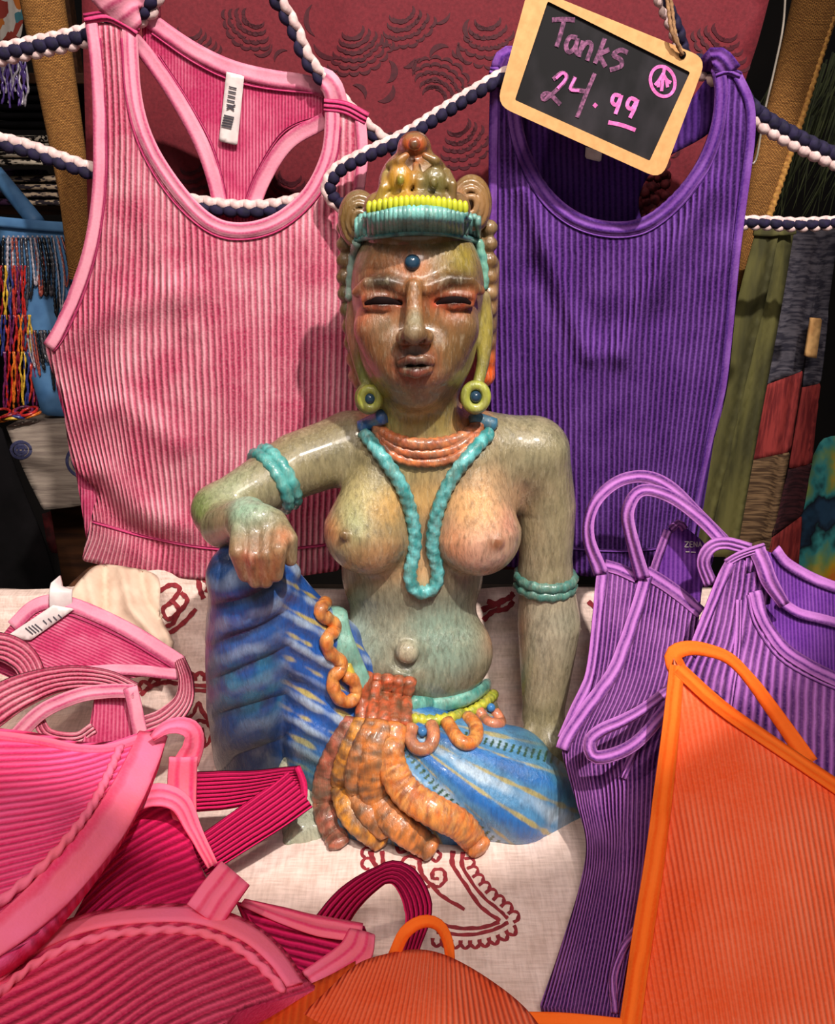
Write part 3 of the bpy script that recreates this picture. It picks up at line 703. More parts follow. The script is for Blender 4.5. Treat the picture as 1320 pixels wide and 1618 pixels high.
    for v_, q_ in ((hv, hq), (gv, gq)): trees.append(BVHTree.FromPolygons([tuple(v) for v in v_], [tuple(q) for q in q_.tolist()]))
    # headband, strips beside the face, fringe
    t = np.linspace(-1.05, 1.05, 60); hb = []
    for k in range(29):
        x = 565+k*6.82; yy = 354-12*math.sin(math.pi*(k+.5)/29)+2
        q = np.array([hit(x, yy-18+abs(k-14)*.4, .003), hit(x, yy, .0055), hit(x, yy+18, .003)])
        hb.append(q)
    m_ = MB()
    hbp = empty_part('headband', R)
    for k, q in enumerate(hb):
        cc = np.array(c(112, 178, 172)[:3])*(.6+.55*rng.random()); V_, F_ = tube_data(catmull(q, 3), px_(4.4+.8*rng.random()), seg=8)
        mk('headband_rib', V_, F_, MJ, hbp, vcol=np.tile(cc, (len(V_), 1)))
    ctube('headband_rim', on([(562, 378), (600, 372), (655, 367), (712, 370), (756, 382)], .003), px_(4.5), TQ)
    ctube('headband_rim', on([(574, 346), (610, 334), (655, 328), (704, 332), (744, 348)], .003), px_(3.5), TQ)
    ctube('temple_cord', on([(564, 382), (556, 420), (552, 470)], .003), px_(7), [c(110, 150, 140), c(140, 170, 160)], ridge=(.14, 1, 700))
    ctube('temple_cord', on([(756, 380), (764, 415), (766, 455)], .003), px_(7), [c(90, 160, 150), c(120, 180, 160)], ridge=(.14, 1, 700))
    fr = empty_part('crown_fringe', R)
    for k in range(19):
        x = 584+k*8.4; y = 329-9*math.sin(math.pi*k/18)
        h_ = p3(x, y, -.059+.00024*(k-9)**2)
        ball('fringe_bead', h_, (px_(5), px_(6), px_(10)), bpy.data.materials.get('fringe_y') or mat_plain('fringe_y', c(206, 206, 50), c(160, 170, 50), rough=.3), fr, seg=8, rings=6)
    return R
def empty_part(name, parent):
    o = bpy.data.objects.new(name, None); COL.objects.link(o); o.parent = parent; o.empty_display_size = 0.01; return o

# ------------------------------------------------------------------ the setting
def build_setting():
    fl = boxo('floor', 0, .6, -.77, 4.4, 5.2, .04, mat_plain('floor_boards', c(58, 44, 36), c(34, 26, 22), 8), bev=0); fl['kind'] = 'structure'
    wb = boxo('wall_back', 0, 1.9, .6, 4.4, .06, 2.8, mat_plain('dark_wall', c(24, 18, 16), c(14, 10, 10), 6), bev=0); wb['kind'] = 'structure'
    wl = boxo('wall_left', -1.9, .6, .6, .06, 4.4, 2.8, bpy.data.materials['dark_wall'], bev=0); wl['kind'] = 'structure'
    wr = boxo('wall_right', 1.9, .6, .6, .06, 4.4, 2.8, bpy.data.materials['dark_wall'], bev=0); wr['kind'] = 'structure'
    wood = mat_plain('table_wood', c(122, 78, 44), c(86, 52, 30), 14, sc=(1, 8, 8))
    t = empty('display_table', (0, 0, -.75), 'wooden display table hidden under the cream paisley cloth', 'table')
    boxo('tabletop', -.06, .0, -.024, 1.0, .72, .036, wood, t)
    for sx in (-.5, .38):
        for sy in (-.3, .3): boxo('leg', sx, sy, -.4, .05, .05, .70, wood, t)
    r = empty('display_riser', (0, .15, 0), 'wooden riser box under the cloth behind the statue', 'riser')
    boxo('riser_box', -.04, .116, .056, .62, .014, .108, wood, r)

def cloth_z(x, y):
    s = np.clip((y-.068)/.040, 0, 1); s = s*s*(3-2*s); e = np.clip((y-.122)/.022, 0, 1); e = e*e*(3-2*e)
    z = .002+.119*s*(1-e)
    wv = .0022*np.sin(x*38+y*9)*np.clip((y+.02)/.05, 0, 1)+.0014*np.sin(x*21-y*33+1)+.0012*np.sin(x*55+y*41)
    hump = .032*np.exp(-((x+.285)/.055)**2-((y-.10)/.045)**2)+.02*np.exp(-((x+.21)/.03)**2-((y-.105)/.03)**2)
    ridge = .010*np.exp(-((y-.10+.9*(x+.25))/.014)**2)*np.exp(-((x+.24)/.09)**2)
    return np.maximum(z+np.abs(wv)*.8+hump+ridge, .0015)
def build_cloth():
    xs = np.arange(-.56, .445, .006); ys = np.arange(-.40, .36, .006)
    ys = np.sort(np.r_[ys, np.arange(.066, .150, .002)]); X, Y = np.meshgrid(xs, ys); Z = cloth_z(X, Y)
    V = np.c_[X.ravel(), Y.ravel(), Z.ravel()]; n = len(xs); F = []
    for j in range(len(ys)-1):
        for i in range(n-1): F.append((j*n+i, j*n+i+1, (j+1)*n+i+1, (j+1)*n+i))
    # hems hanging over the table edges
    k = len(V); ring = [i for i in range(n)]+[j*n+n-1 for j in range(1, len(ys))]+[(len(ys)-1)*n+i for i in range(n-2, -1, -1)]+[j*n for j in range(len(ys)-2, 0, -1)]
    low = V[ring].copy(); cx = low-np.array([-.06, 0, 0]); low[:, 2] = -.16; low[:, :2] += .012*cx[:, :2]/np.linalg.norm(cx[:, :2], axis=1)[:, None]
    V = np.vstack([V, low]); m = len(ring)
    for i in range(m): F.append((ring[i], k+i, k+(i+1) % m, ring[(i+1) % m]))
    mt, nt, b = newmat('cream_cotton', .95, .1)
    s_ = math_(nt, 'ADD', noise_(nt, 420, 2, sc=(1, .12, .5)), noise_(nt, 420, 2, sc=(.12, 1, 1))); n_ = noise_(nt, 40, 5)
    C = mixc(nt, ramp(nt, n_, .35, .7), c(240, 216, 206), c(224, 198, 186)); C = mixc(nt, math_(nt, 'MULTIPLY', ramp(nt, s_, .8, 1.3), .35), C, c(150, 118, 104))
    nt.links.new(C, b.inputs['Base Color']); bump(nt, b, s_, .0006)
    o = mk('tablecloth', V, F, mt)
    tag(o, 'cream cotton cloth with printed maroon paisleys spread under the statue', 'tablecloth')
    solid(o, .0012)
    bvh = BVHTree.FromPolygons([tuple(v) for v in V], F)
    # flat print: maroon outlines lying in the cloth
    P_ = MB()
    def line(pts, wpx, n=6, closed=False):
        a = catmull(pts, n, closed); Q = []
        for x, y in a:
            d = rays([x], [y])[0]; d /= np.linalg.norm(d); h = bvh.ray_cast(Vector(CAM), Vector(d))
            if h[0] is not None: Q.append(np.array(h[0])-d*.0007)
        if len(Q) < 3: return
        Q = np.array(Q); wd = np.array([mpp(q) for q in Q])*wpx*.5
        T = np.gradient(Q, axis=0); T /= np.linalg.norm(T, axis=1)[:, None]+1e-9; S = np.cross(T, CAM-Q); S /= np.linalg.norm(S, axis=1)[:, None]
        wd = wd*(1+.18*np.sin(np.arange(len(Q))*1.7)); A, B = Q+S*wd[:, None], Q-S*wd[:, None]; m = len(Q)
        P_.add(np.vstack([A, B]), [(i, i+1, m+i+1, m+i) for i in range(m-1)])
    def scallops(pts, side, r, wpx=6):
        a = resample(catmull(pts, 8), r*1.7)
        for p, q in zip(a[:-1], a[1:]):
            d = (q-p)/np.linalg.norm(q-p); nn = np.array([d[1], -d[0]])*side; mid = (p+q)/2
            line([p, p+nn*r*.9+d*r*.1, mid+nn*r*1.5, q+nn*r*.9-d*r*.1, q], wpx, 3)
    # big paisley in front of the statue
    e1 = [(716, 1344), (716, 1368), (736, 1400), (760, 1434), (790, 1456)]; e2 = [(790, 1458), (760, 1467), (720, 1467), (684, 1456)]
    line(e1, 8); line(e2, 8); line([(732, 1346), (732, 1372), (760, 1414), (790, 1440), (802, 1452)], 7); line([(804, 1458), (780, 1470), (740, 1478), (690, 1474)], 7)
    scallops([(734, 1342), (738, 1372), (768, 1412), (800, 1440), (812, 1458)], 1, 9); scallops([(812, 1462), (784, 1478), (740, 1486), (684, 1482)], 1, 9)
    line([(690, 1338), (680, 1356), (664, 1362), (668, 1384), (684, 1402), (700, 1418), (734, 1438)], 8); line([(664, 1360), (646, 1354), (634, 1366), (640, 1382), (652, 1384), (654, 1372), (646, 1370)], 7)
    line([(682, 1398), (694, 1402), (704, 1390), (700, 1376), (686, 1376), (684, 1388), (694, 1390)], 7); line([(680, 1402), (664, 1404), (656, 1416), (668, 1426), (678, 1420)], 7)
    line([(690, 1345), (696, 1352), (690, 1362), (682, 1358)], 7); line([(626, 1336), (632, 1348), (646, 1342), (640, 1330)], 7)
    line([(586, 1344), (590, 1362), (598, 1376)], 9); line([(604, 1344), (606, 1368)], 7); scallops([(584, 1340), (584, 1374)], -1, 8)
    # left: bits of paisley beside the raised knee
    line([(252, 934), (270, 924), (284, 930), (272, 950), (258, 962), (266, 978), (284, 966), (296, 948), (286, 936)], 7); line([(270, 946), (282, 962), (274, 984), (262, 990)], 7)
    line([(312, 905), (316, 930), (322, 946)], 8); line([(322, 914), (330, 924), (326, 936)], 7); line([(254, 986), (266, 1000), (290, 984), (310, 962)], 7)
    line([(296, 1082), (336, 1084)], 6); line([(296, 1090), (338, 1092)], 6); scallops([(338, 1076), (294, 1076)], -1, 9)
    line([(292, 1136), (306, 1130), (314, 1112), (324, 1130), (340, 1138)], 8); line([(300, 1150), (318, 1140), (336, 1152), (330, 1176), (312, 1184), (304, 1170)], 9); line([(318, 1150), (322, 1176), (310, 1196)], 7)
    line([(222, 1098), (240, 1084), (262, 1078), (284, 1080)], 7); scallops([(222, 1092), (284, 1072)], 1, 9)
    # right of the waist
    line([(762, 964), (784, 954), (806, 944), (812, 936)], 9); line([(764, 980), (780, 966), (800, 962), (812, 950)], 8); line([(770, 950), (792, 956)], 8)
    line([(930, 950), (944, 966), (938, 984)], 7)
    pr = P_.build('paisley_print', mat_plain('maroon_ink', c(146, 44, 52), c(116, 34, 44), 240, lohi=(.4, .7)), o, smooth=False); pr['kind'] = 'stuff'
    return bvh

# ------------------------------------------------------------------ backdrop cloth
BACK = Surf([(100, 0, .23), (660, 0, .225), (1220, 0, .235), (100, 500, .23), (660, 500, .22), (1220, 500, .23), (660, 940, .215), (100, 940, .22), (1220, 940, .22)], 'y',
            [([(560, -40), (540, 400), (560, 900)], 40, .006), ([(900, -40), (910, 900)], 60, .007), ([(270, -40), (260, 900)], 50, .006), ([(1120, -40), (1080, 900)], 40, .006)])
def build_backdrop():
    o = sheet('wall_hanging', outline([(128, -40), (1226, -40)], [(1226, -40), (1200, 60), (1172, 150), (1140, 300), (1100, 460), (1060, 620)], [(1060, 620), (1040, 900)], [(1040, 900), (150, 900)], [(150, 900), (140, 400), (128, -40)]), BACK,
              mat_plain('maroon_damask', c(112, 32, 42), c(94, 25, 35), 320, lohi=(.3, .7), bmp=.0003), step=22, th=.0015)
    tag(o, 'maroon jacquard cloth hung behind the two tank tops', 'wall hanging')
    M_ = MB(); r = np.random.default_rng(3)
    def stroke(pts, w0, n=5, off=.0006):
        a = catmull(pts, n); Q = BACK.P(a, off); m = len(Q); wd = w0*.5*np.sin(np.linspace(.08, math.pi-.08, m))
        T = np.gradient(a, axis=0); T /= np.linalg.norm(T, axis=1)[:, None]+1e-9; nn = np.c_[T[:, 1], -T[:, 0]]
        A, B = BACK.P(a+nn*wd[:, None], off), BACK.P(a-nn*wd[:, None], off)
        M_.add(np.vstack([A, B]), [(i, i+1, m+i+1, m+i) for i in range(m-1)])
    def arc(x, y, R, a0, a1, w0): t = np.linspace(a0, a1, 6); stroke(np.c_[x+R*np.cos(t), y+R*np.sin(t)], w0, 3)
    # crescents
    for x, y, R, a0, sp, w0 in ((518, 30, 34, 2.2, 1.7, 8), (525, 62, 30, 1.2, 1.7, 8), (604, 112, 20, -1.0, 2.2, 11), (602, 140, 20, -.3, 2.1, 10), (560, 152, 18, -1.7, 1.9, 8), (700, 92, 20, 3.2, 2.0, 9), (748, 78, 24, 2.0, 1.6, 7), (672, 108, 18, 2.6, 1.7, 7), (640, 90, 16, 0.1, 1.6, 8), (755, 45, 20, 2.2, 1.8, 8), (412, 70, 18, 0, 2.2, 6), (450, 95, 16, 3, 2, 6), (690, 15, 22, .2, 1.5, 6)):
        arc(x, y, R, a0, a0+sp, w0)
    # scaled plumes
    def plume(cx, cy, ang, n, rad, spread):
        for i in range(n):
            for k in range(-3, 4):
                a = ang+k*spread; R = rad*(i+1)/n; x, y = cx+R*math.cos(a), cy+R*math.sin(a)*1.1
                arc(x, y, 9+r.random()*3, a-1.1, a+1.1, 5.5)
    plume(556, 40, 1.25, 6, 62, .26); plume(632, 10, 1.2, 4, 50, .26); plume(685, 160, -1.2, 5, 55, .3); plume(770, 20, 1.5, 5, 70, .25); plume(405, 20, 2.2, 4, 44, .3); plume(300, 40, 1.6, 5, 50, .3)
    plume(1150, 40, 2.0, 5, 60, .28); plume(300, 250, 1.0, 4, 50, .3); plume(1000, 200, 1.4, 5, 70, .3); plume(460, 270, 1.8, 4, 40, .3); plume(720, 190, 1.1, 5, 60, .25)
    for k in range(26):
        x, y = r.uniform(150, 1190), r.uniform(150, 520); arc(x, y, r.uniform(14, 24), r.uniform(0, 6), r.uniform(0, 6)+1.8, 8)
    p = M_.build('woven_figure', mat_plain('damask_figure', c(72, 16, 28), c(58, 12, 24), 300, rough=.55), o, smooth=False); p['kind'] = 'stuff'

# ------------------------------------------------------------------ braided ropes
def rope(label, pts, rpx, rows, per=17, cols=('white', 'navy'), n=8):
    MW = bpy.data.materials.get('rope_white') or mat_plain('rope_white', c(226, 200, 196), c(196, 164, 164), 200, bmp=.0004)
    MN = bpy.data.materials.get('rope_navy') or mat_plain('rope_navy', c(32, 24, 58), c(20, 16, 38), 200, bmp=.0004)
    a = catmull(pts, n); P = resample(PY(a[:, 0], a[:, 1], a[:, 2]), .0016); m = mpp(P[len(P)//2])
    P += np.array([[0, 0, 1]])*.0003*np.sin(np.arange(len(P))*.11)[:, None]
    T = np.gradient(P, axis=0); T /= np.linalg.norm(T, axis=1)[:, None]; D = CAM-P; D /= np.linalg.norm(D, axis=1)[:, None]
    U = np.cross(T, D); U /= np.linalg.norm(U, axis=1)[:, None]; U *= np.sign(U[:, 2].mean() or 1)
    s = np.r_[0, np.cumsum(np.linalg.norm(np.diff(P, axis=0), axis=1))]*2*math.pi/(per*m); g = None
    g = empty('braided_rope', tuple(P[0]), label, 'rope', 'navy and white braided ropes')
    for mat, ou, od, ph, rr in rows:
        w_ = np.abs(np.sin(s/2+ph)); C = P+U*(rpx*m*(ou+.14*np.sin(s+2*ph+1.2)))[:, None]+D*(rpx*m*(od+.25*(w_-.5)))[:, None]
        V, F = tube_data(C, rpx*m*rr*(.74+.30*w_), seg=9); mk('strand', V, F, MW if mat == 'w' else MN, g)
    V, F = tube_data(P, rpx*m*.42, seg=8); mk('core', V, F, MN, g)
    return g
def build_ropes():
    two = [('w', .42, .1, 0, .62), ('n', -.38, .2, 1.57, .68)]
    rope('navy and white braided rope running from the left edge to the pink tank top strap', [(-30, 92, .14), (50, 74, .14), (135, 55, .14), (190, 36, .138), (226, 18, .132), (240, -6, .128), (246, -40, .12)], 15,
         [('w', .56, 0, 0, .5), ('n', 0, .3, 1.57, .66), ('w', -.58, .05, .3, .56)], per=20)
    rope('lower braided rope at left passing behind the pink tank top', [(-30, 216, .155), (50, 236, .155), (145, 270, .15), (240, 305, .15), (340, 326, .145), (420, 328, .145), (480, 318, .145)], 13, two, per=21)
    rope('braided rope hanging from the top edge down to the right pink strap', [(405, -40, .10), (440, 2, .115), (466, 46, .122), (486, 92, .124), (516, 130, .128), (556, 176, .14), (592, 210, .142), (640, 246, .15)], 12,
         [('w', .40, .2, 0, .62), ('n', -.42, .1, 1.57, .6)], per=24)
    rope('braided rope loop curling down behind the statue crown', [(872, 84, .14), (822, 108, .13), (776, 130, .112), (700, 178, .106), (640, 215, .102), (572, 248, .098), (534, 270, .098), (519, 296, .098), (530, 318, .098), (560, 334, .09)], 12.5,
         [('w', .44, .0, 0, .58), ('n', -.16, .3, 1.57, .74)], per=18)
    rope('braided rope leaving the right purple strap toward the right edge', [(1096, 100, .15), (1150, 132, .14), (1190, 176, .14), (1232, 206, .14), (1280, 232, .14), (1350, 262, .14)], 15,
         [('n', .40, .15, 0, .70), ('w', -.46, .2, 1.57, .62)], per=19)
    rope('short braided rope behind the top corner of the price sign', [(1030, -40, .10), (1052, 10, .105), (1070, 50, .11), (1082, 90, .118), (1102, 112, .125)], 12, [('n', .35, .1, 0, .66), ('w', -.42, .2, 1.57, .6)], per=19)
    rope('level braided rope at right above the hanging trousers', [(1150, 352, .26), (1210, 352, .26), (1270, 354, .26), (1360, 350, .26)], 11, [('w', .5, 0, 0, .5), ('n', 0, .3, 1.57, .64), ('w', -.5, .05, .6, .5)], per=19)

# ------------------------------------------------------------------ stall background
def burlap():
    m, nt, b = newmat('burlap', .9, .15); uv = nd(nt, 'ShaderNodeUVMap', uv_map='rib')
    br = nd(nt, 'ShaderNodeTexBrick'); br.offset = .5; br.inputs['Scale'].default_value = 1.0; br.inputs['Brick Width'].default_value = .9; br.inputs['Row Height'].default_value = .45; br.inputs['Mortar Size'].default_value = .09; br.inputs['Mortar Smooth'].default_value = 1
    for i, col in ((1, c(166, 116, 62)), (2, c(140, 94, 50)), (3, c(70, 44, 24))): br.inputs[i].default_value = col
    nt.links.new(uv.outputs[0], br.inputs[0]); nt.links.new(br.outputs[0], b.inputs['Base Color']); bump(nt, b, br.outputs[1], -.001); return m
def post(label, pl, pr, y, cord=None):
    """woven mat wrapped round a leaning post: left and right edge lines in the photo"""
    g = empty('woven_post', p3((pl[-1][0]+pr[-1][0])/2, pl[-1][1], y), label, 'post', 'woven straw posts')
    L = resample(catmull(pl, 4), 12); R = resample(catmull(pr, 4), 12); n = min(len(L), len(R)); L = L[np.linspace(0, len(L)-1, n).astype(int)]; R = R[np.linspace(0, len(R)-1, n).astype(int)]
    A = PY(L[:, 0], L[:, 1], np.full(n, y)); B = PY(R[:, 0], R[:, 1], np.full(n, y)); seg = 24; V = []; U = []; F = []
    for i in range(n):
        ctr = (A[i]+B[i])/2; r = np.linalg.norm(B[i]-A[i])/2; u = (B[i]-A[i])/(2*r)
        for k in range(seg):
            a = 2*math.pi*k/seg; V.append(ctr+u*math.cos(a)*r+np.array([0, -1, 0])*math.sin(a)*r*.7); U.append((k/seg*34, i*2.2))
    for i in range(n-1):
        for k in range(seg-1): F.append((i*seg+k, i*seg+k+1, (i+1)*seg+k+1, (i+1)*seg+k))
        F.append((i*seg+seg-1, i*seg, (i+1)*seg, (i+1)*seg+seg-1))
    mk('woven_wrap', V, F, bpy.data.materials.get('burlap') or burlap(), g, uv=U)
    if cord:
        a = catmull(cord, 6); P = resample(PY(a[:, 0], a[:, 1], np.full(len(a), y-.01)), .002); tube('edge_cord', P, .0042, mat_plain('gold_cord', c(190, 140, 70), c(150, 100, 50), 300), g, ridge=(.2, 1, 900))
def hangfold(fr, amp):
    return lambda XY: None
def build_back():
    post('woven straw post leaning behind the left pink strap', [(24, -40), (60, 140), (92, 300), (110, 440)], [(96, -40), (122, 140), (142, 300), (150, 440)], .42)
    post('woven straw post with corded edge leaning at upper right', [(1262, -40), (1220, 140), (1180, 300), (1160, 460)], [(1345, -40), (1268, 190), (1222, 330), (1176, 460)], .42, [(1335, -40), (1264, 195), (1216, 340), (1172, 470)])
    dk = mat_plain('dark_wood', c(96, 58, 34), c(60, 36, 24), 12, sc=(1, 8, 8)); blk = mat_plain('black_fabric', c(16, 14, 16), c(10, 9, 10), 30, rough=.95, spec=.08)
    # shelf rack at left
    y0 = .95; g = empty('display_shelf', p3(40, 900, y0), 'dark wooden display shelf behind the left side of the stall', 'shelf')
    for py in (126, 330): 
        q = p3(20, py, y0); boxo('shelf_board', q[0]-.05, y0+.12, q[2], .36, .30, .016, dk, g)
    q = p3(20, 660, y0); 
    for dx in (-.22, .12): boxo('upright', q[0]+dx, y0+.24, .15, .03, .03, 1.8, dk, g)
    pat = []
    for nm, a, b_ in (('zigzag_fabric', c(206, 190, 170), c(22, 18, 18)), ('stripe_fabric', c(40, 34, 40), c(150, 130, 110)), ('violet_fabric', c(70, 44, 70), c(24, 18, 26))):
        m, nt, b = newmat(nm, .9, .1); n_ = noise_(nt, 75, 2, sc=(1, 1, 2.5)); nt.links.new(mixc(nt, ramp(nt, n_, .48, .54), a, b_), b.inputs['Base Color']); pat.append(m)
    def fold(label, x0, x1, y0_, y1_, yy, m, grp):
        A, B = p3(x0, y1_, yy), p3(x1, y0_, yy); h = B[2]-A[2]; wd = B[0]-A[0]; e = empty('folded_fabric', (A[0]+wd/2, yy, A[2]), label, 'fabric', grp); nl = max(2, int((y1_-y0_)/12))
        for k in range(nl):
            P = np.array([[A[0]+.004*rng.random(), yy+.02, A[2]+h*(k+.5)/nl], [B[0]-.006*rng.random(), yy+.02, A[2]+h*(k+.5)/nl]])
            V, F, U = band_data(resample(P, .02), [0, 0, 1], .16, h/nl*.94); mk('fold', V, F, m, e)
    fold('folded black and white patterned cloth on the lower left shelf', 2, 84, 214, 262, .86, pat[0], 'folded cloths on the left shelf')
    fold('folded zigzag cloth at the right of the lower left shelf', 40, 118, 276, 324, .90, pat[1], 'folded cloths on the left shelf')
    fold('dark violet folded cloth on the lower left shelf', -40, 40, 268, 324, .92, pat[2], 'folded cloths on the left shelf')
    fold('black folded cloth under the upper left shelf board', 10, 90, 138, 205, .94, blk, 'folded cloths on the left shelf')
    # bead strand bundles
    beads = lambda nm, col: bpy.data.materials.get(nm) or mat_plain(nm, col, tuple(v*.5 for v in col[:3])+(1,), 300, rough=.25, spec=.6)
    def strand(par, x, ya, yb, yy, m, r=2.6, sway=0, nm='bead_strand'):
        n = 7; pts = [(x+sway*math.sin(k*1.1+x)+rng.uniform(-1.5, 1.5), ya+(yb-ya)*k/(n-1), yy+.004*rng.random()) for k in range(n)]
        a = catmull(pts, 4); P = resample(PY(a[:, 0], a[:, 1], a[:, 2]), .004); V, F = tube_data(P, r*mpp(P[0]), seg=6, ridge=(.3, 0, 1100)); return mk(nm, V, F, m, par)
    g = empty('bead_tassel', p3(20, 90, .60), 'purple and silver bead tassel hanging at the left edge', 'tassel')
    for k in range(16): strand(g, 0+k*2.8, 88+rng.uniform(0, 8), 140+rng.uniform(0, 40), .60, beads('bead_purple', c(84, 60, 130)) if k % 3 else beads('bead_silver', c(170, 160, 170)), 1.8, 3, 'bead_strand')
    g = empty('bright_scarf', p3(20, 60, .8), 'bright patterned scarf hanging at the top left corner', 'scarf')
    S = Surf([(-40, -40, .8), (60, -40, .82), (-40, 80, .8), (60, 80, .8)], 'y', [([(15, -40), (20, 90)], 6, .01), ([(40, -40), (30, 90)], 5, .01)])
    mt, nt, b = newmat('scarf_print', .85, .15); n_ = nd(nt, 'ShaderNodeTexVoronoi'); n_.inputs['Scale'].default_value = 55; tc = nd(nt, 'ShaderNodeTexCoord'); nt.links.new(tc.outputs['Object'], n_.inputs['Vector'])
    cr = nd(nt, 'ShaderNodeValToRGB'); cr.color_ramp.interpolation = 'CONSTANT'
    for k, (p_, col) in enumerate(((0, c(150, 60, 50)), (.3, c(70, 120, 130)), (.5, c(200, 190, 180)), (.7, c(190, 110, 50)), (.85, c(50, 40, 60)))):
        e = cr.color_ramp.elements[k] if k < 2 else cr.color_ramp.elements.new(p_); e.position = p_; e.color = col
    nt.links.new(n_.outputs['Color'], cr.inputs[0]); nt.links.new(cr.outputs[0], b.inputs['Base Color'])
    sheet('scarf_panel', outline([(-40, -40), (34, -40)], [(34, -40), (36, 20), (30, 62), (10, 66), (-40, 58)]), S, mt, g, step=6)
    # blue pole and jewellery board
    q0, q1 = p3(-6, 274, .72), p3(58, 352, .62); tube('blue_pole', np.array([q0, (q0+q1)/2, q1]), .012, mat_plain('blue_paint', c(80, 122, 164), c(62, 100, 142), 30, rough=.5)); tag(bpy.data.objects['blue_pole'], 'blue painted rod slanting above the necklace board', 'rod')
    bl = bpy.data.materials['blue_paint']; g = empty('necklace_board', p3(88, 660, .62), 'blue jewelry board hung with two rows of dark necklaces', 'jewelry display')
    S = Surf([(0, 352, .62), (160, 362, .60), (60, 655, .56), (170, 660, .56)], 'y')
    sheet('board', outline([(-6, 352), (150, 362)], [(150, 362), (165, 662)], [(165, 662), (66, 656)], [(66, 656), (30, 520), (-6, 352)]), S, bl, g, step=14, th=.02)
    edge('board_rim', [(-6, 350), (70, 357), (150, 362)], S, 16, bl, g, off=.004, th=.01, ribs=1)
    MBL = [beads('bead_black', c(22, 20, 24)), beads('bead_silver', c(170, 160, 170)), beads('bead_rust', c(150, 70, 60)), beads('bead_black', c(22, 20, 24)), beads('bead_gun', c(70, 66, 74))]
    for k in range(15):
        x = 8+k*7.2; yb = 480+rng.uniform(-30, 20); P0 = [(x-3, 376), (x-4+k*.8, 376+.5*(yb-376)), (x+k*.9, yb), (x+5+k*.8, 376+.5*(yb-376)), (x+3, 376)]
        a = catmull(P0, 5); Q = resample(S.P(a, .004+.003*rng.random()), .003); V, F = tube_data(Q, rng.uniform(1.2, 2.6)*.00085, seg=6, ridge=(.35, 0, 1300)); nk = mk('necklace', V, F, MBL[k % 5], g)
    for k in range(11):
        x = 44+k*7.5; yb = 600+rng.uniform(-30, 22); P0 = [(x-2, 522), (x+4, 560), (x+12, yb), (x+8, 560), (x+3, 522)]
        a = catmull(P0, 5); Q = resample(S.P(a, .004+.003*rng.random()), .003); V, F = tube_data(Q, rng.uniform(1.2, 2.8)*.0008, seg=6, ridge=(.35, 0, 1300)); mk('necklace', V, F, MBL[(k+1) % 5], g)
    for k in range(14): ball('hook', S.P([(6+k*7.6, 374)], .006)[0], .002, MBL[1], g, seg=6, rings=4)
    g = empty('bead_strands', p3(30, 640, .58), 'red orange and yellow bead strands hanging left of the blue board', 'beads')
    ct = [c(196, 40, 36), c(230, 120, 40), c(150, 30, 40), c(226, 180, 60), c(50, 60, 130), c(200, 60, 50), c(120, 40, 90)]
    for k in range(16):
        x = -14+k*3.0; 
        for j, (ya, yb) in enumerate(((420, 500), (498, 560), (556, 640))): strand(g, x+j*10+k*.5, ya, yb+rng.uniform(-6, 8), .58-.004*j, beads('bead_c%d' % ((k//2+j*3) % 7), ct[(k//2+j*3) % 7]), 1.7, 1.5)
    # small cloth-covered table under the board
    g = empty('side_stand', p3(80, 800, .52), 'small stand covered with grey block printed cloth under the necklace board', 'stand')
    S = Surf([(10, 676, .54), (170, 664, .54), (60, 800, .50), (170, 792, .50)], 'y', [([(20, 700), (200, 690)], 4, .003), ([(30, 725), (200, 740)], 4, .003), ([(40, 765), (200, 760)], 5, .003)])
    gc = mat_plain('grey_print_cloth', c(150, 136, 124), c(120, 106, 98), 70, sc=(.3, 1, 3), bmp=.002); nv = mat_plain('indigo_ink', c(44, 46, 84), c(70, 70, 100), 200)
    sheet('cloth_front', outline([(10, 676), (180, 664)], [(180, 664), (182, 788)], [(182, 788), (120, 800), (68, 806)], [(68, 806), (36, 740), (10, 676)]), S, gc, g, step=8, th=.003)
    A = [S.P([(10, 674)])[0], S.P([(180, 662)])[0]]; mk('cloth_top', [A[0], A[1], A[1]+[0, .14, .004], A[0]+[0.02, .14, .004], A[0]-[0, 0, .004], A[1]-[0, 0, .004]], [(0, 1, 2, 3), (4, 5, 1, 0)], gc, g, smooth=False)
    boxo('stand_body', A[0][0]+.09, .62, A[0][2]-.42, .12, .10, .80, dk, g)
    for cx, cy, r in ((33, 711, 13), (138, 728, 27)):
        t = np.linspace(0, 2*math.pi, 20)
        for k, rr in enumerate((r, r*.72) if r > 20 else (r, r*.6, r*.3)):
            edge('indigo_motif', np.c_[cx+rr*np.cos(t)*1.2, cy+rr*np.sin(t)], S, 5, nv, g, off=.0008, th=.0006, ribs=1, step=5, n=2)
    t = empty('trinket_heap', p3(30, 660, .53), 'small heap of coloured bracelets on the grey clothed stand', 'bracelets')
    for k in range(9):
        C0 = p3(4+k*6+rng.uniform(-3, 3), 656+rng.uniform(-8, 6), .53+.01*rng.random()); a = np.linspace(0, 2*math.pi, 13)[:-1]; r = .012
        V, F = tube_data(C0+np.c_[np.cos(a)*r, np.sin(a)*r, .3*r*np.sin(a+k)], .0022, seg=6, closed=True); mk('bracelet', V, F, beads('bead_c%d' % (k % 7), ct[k % 7]), t)
    # red things under the stand and black drape
    S = Surf([(60, 800, .66), (170, 800, .66), (70, 900, .62), (170, 900, .62)], 'y', [([(100, 800), (120, 900)], 7, .012), ([(140, 800), (140, 900)], 6, .01)])
    o = sheet('red_cloth', outline([(66, 812), (110, 800), (160, 806)], [(160, 806), (170, 880)], [(170, 880), (110, 868), (80, 872), (66, 812)]), S, mat_plain('dim_red_cloth', c(120, 40, 44), c(60, 30, 34), 60), step=8)
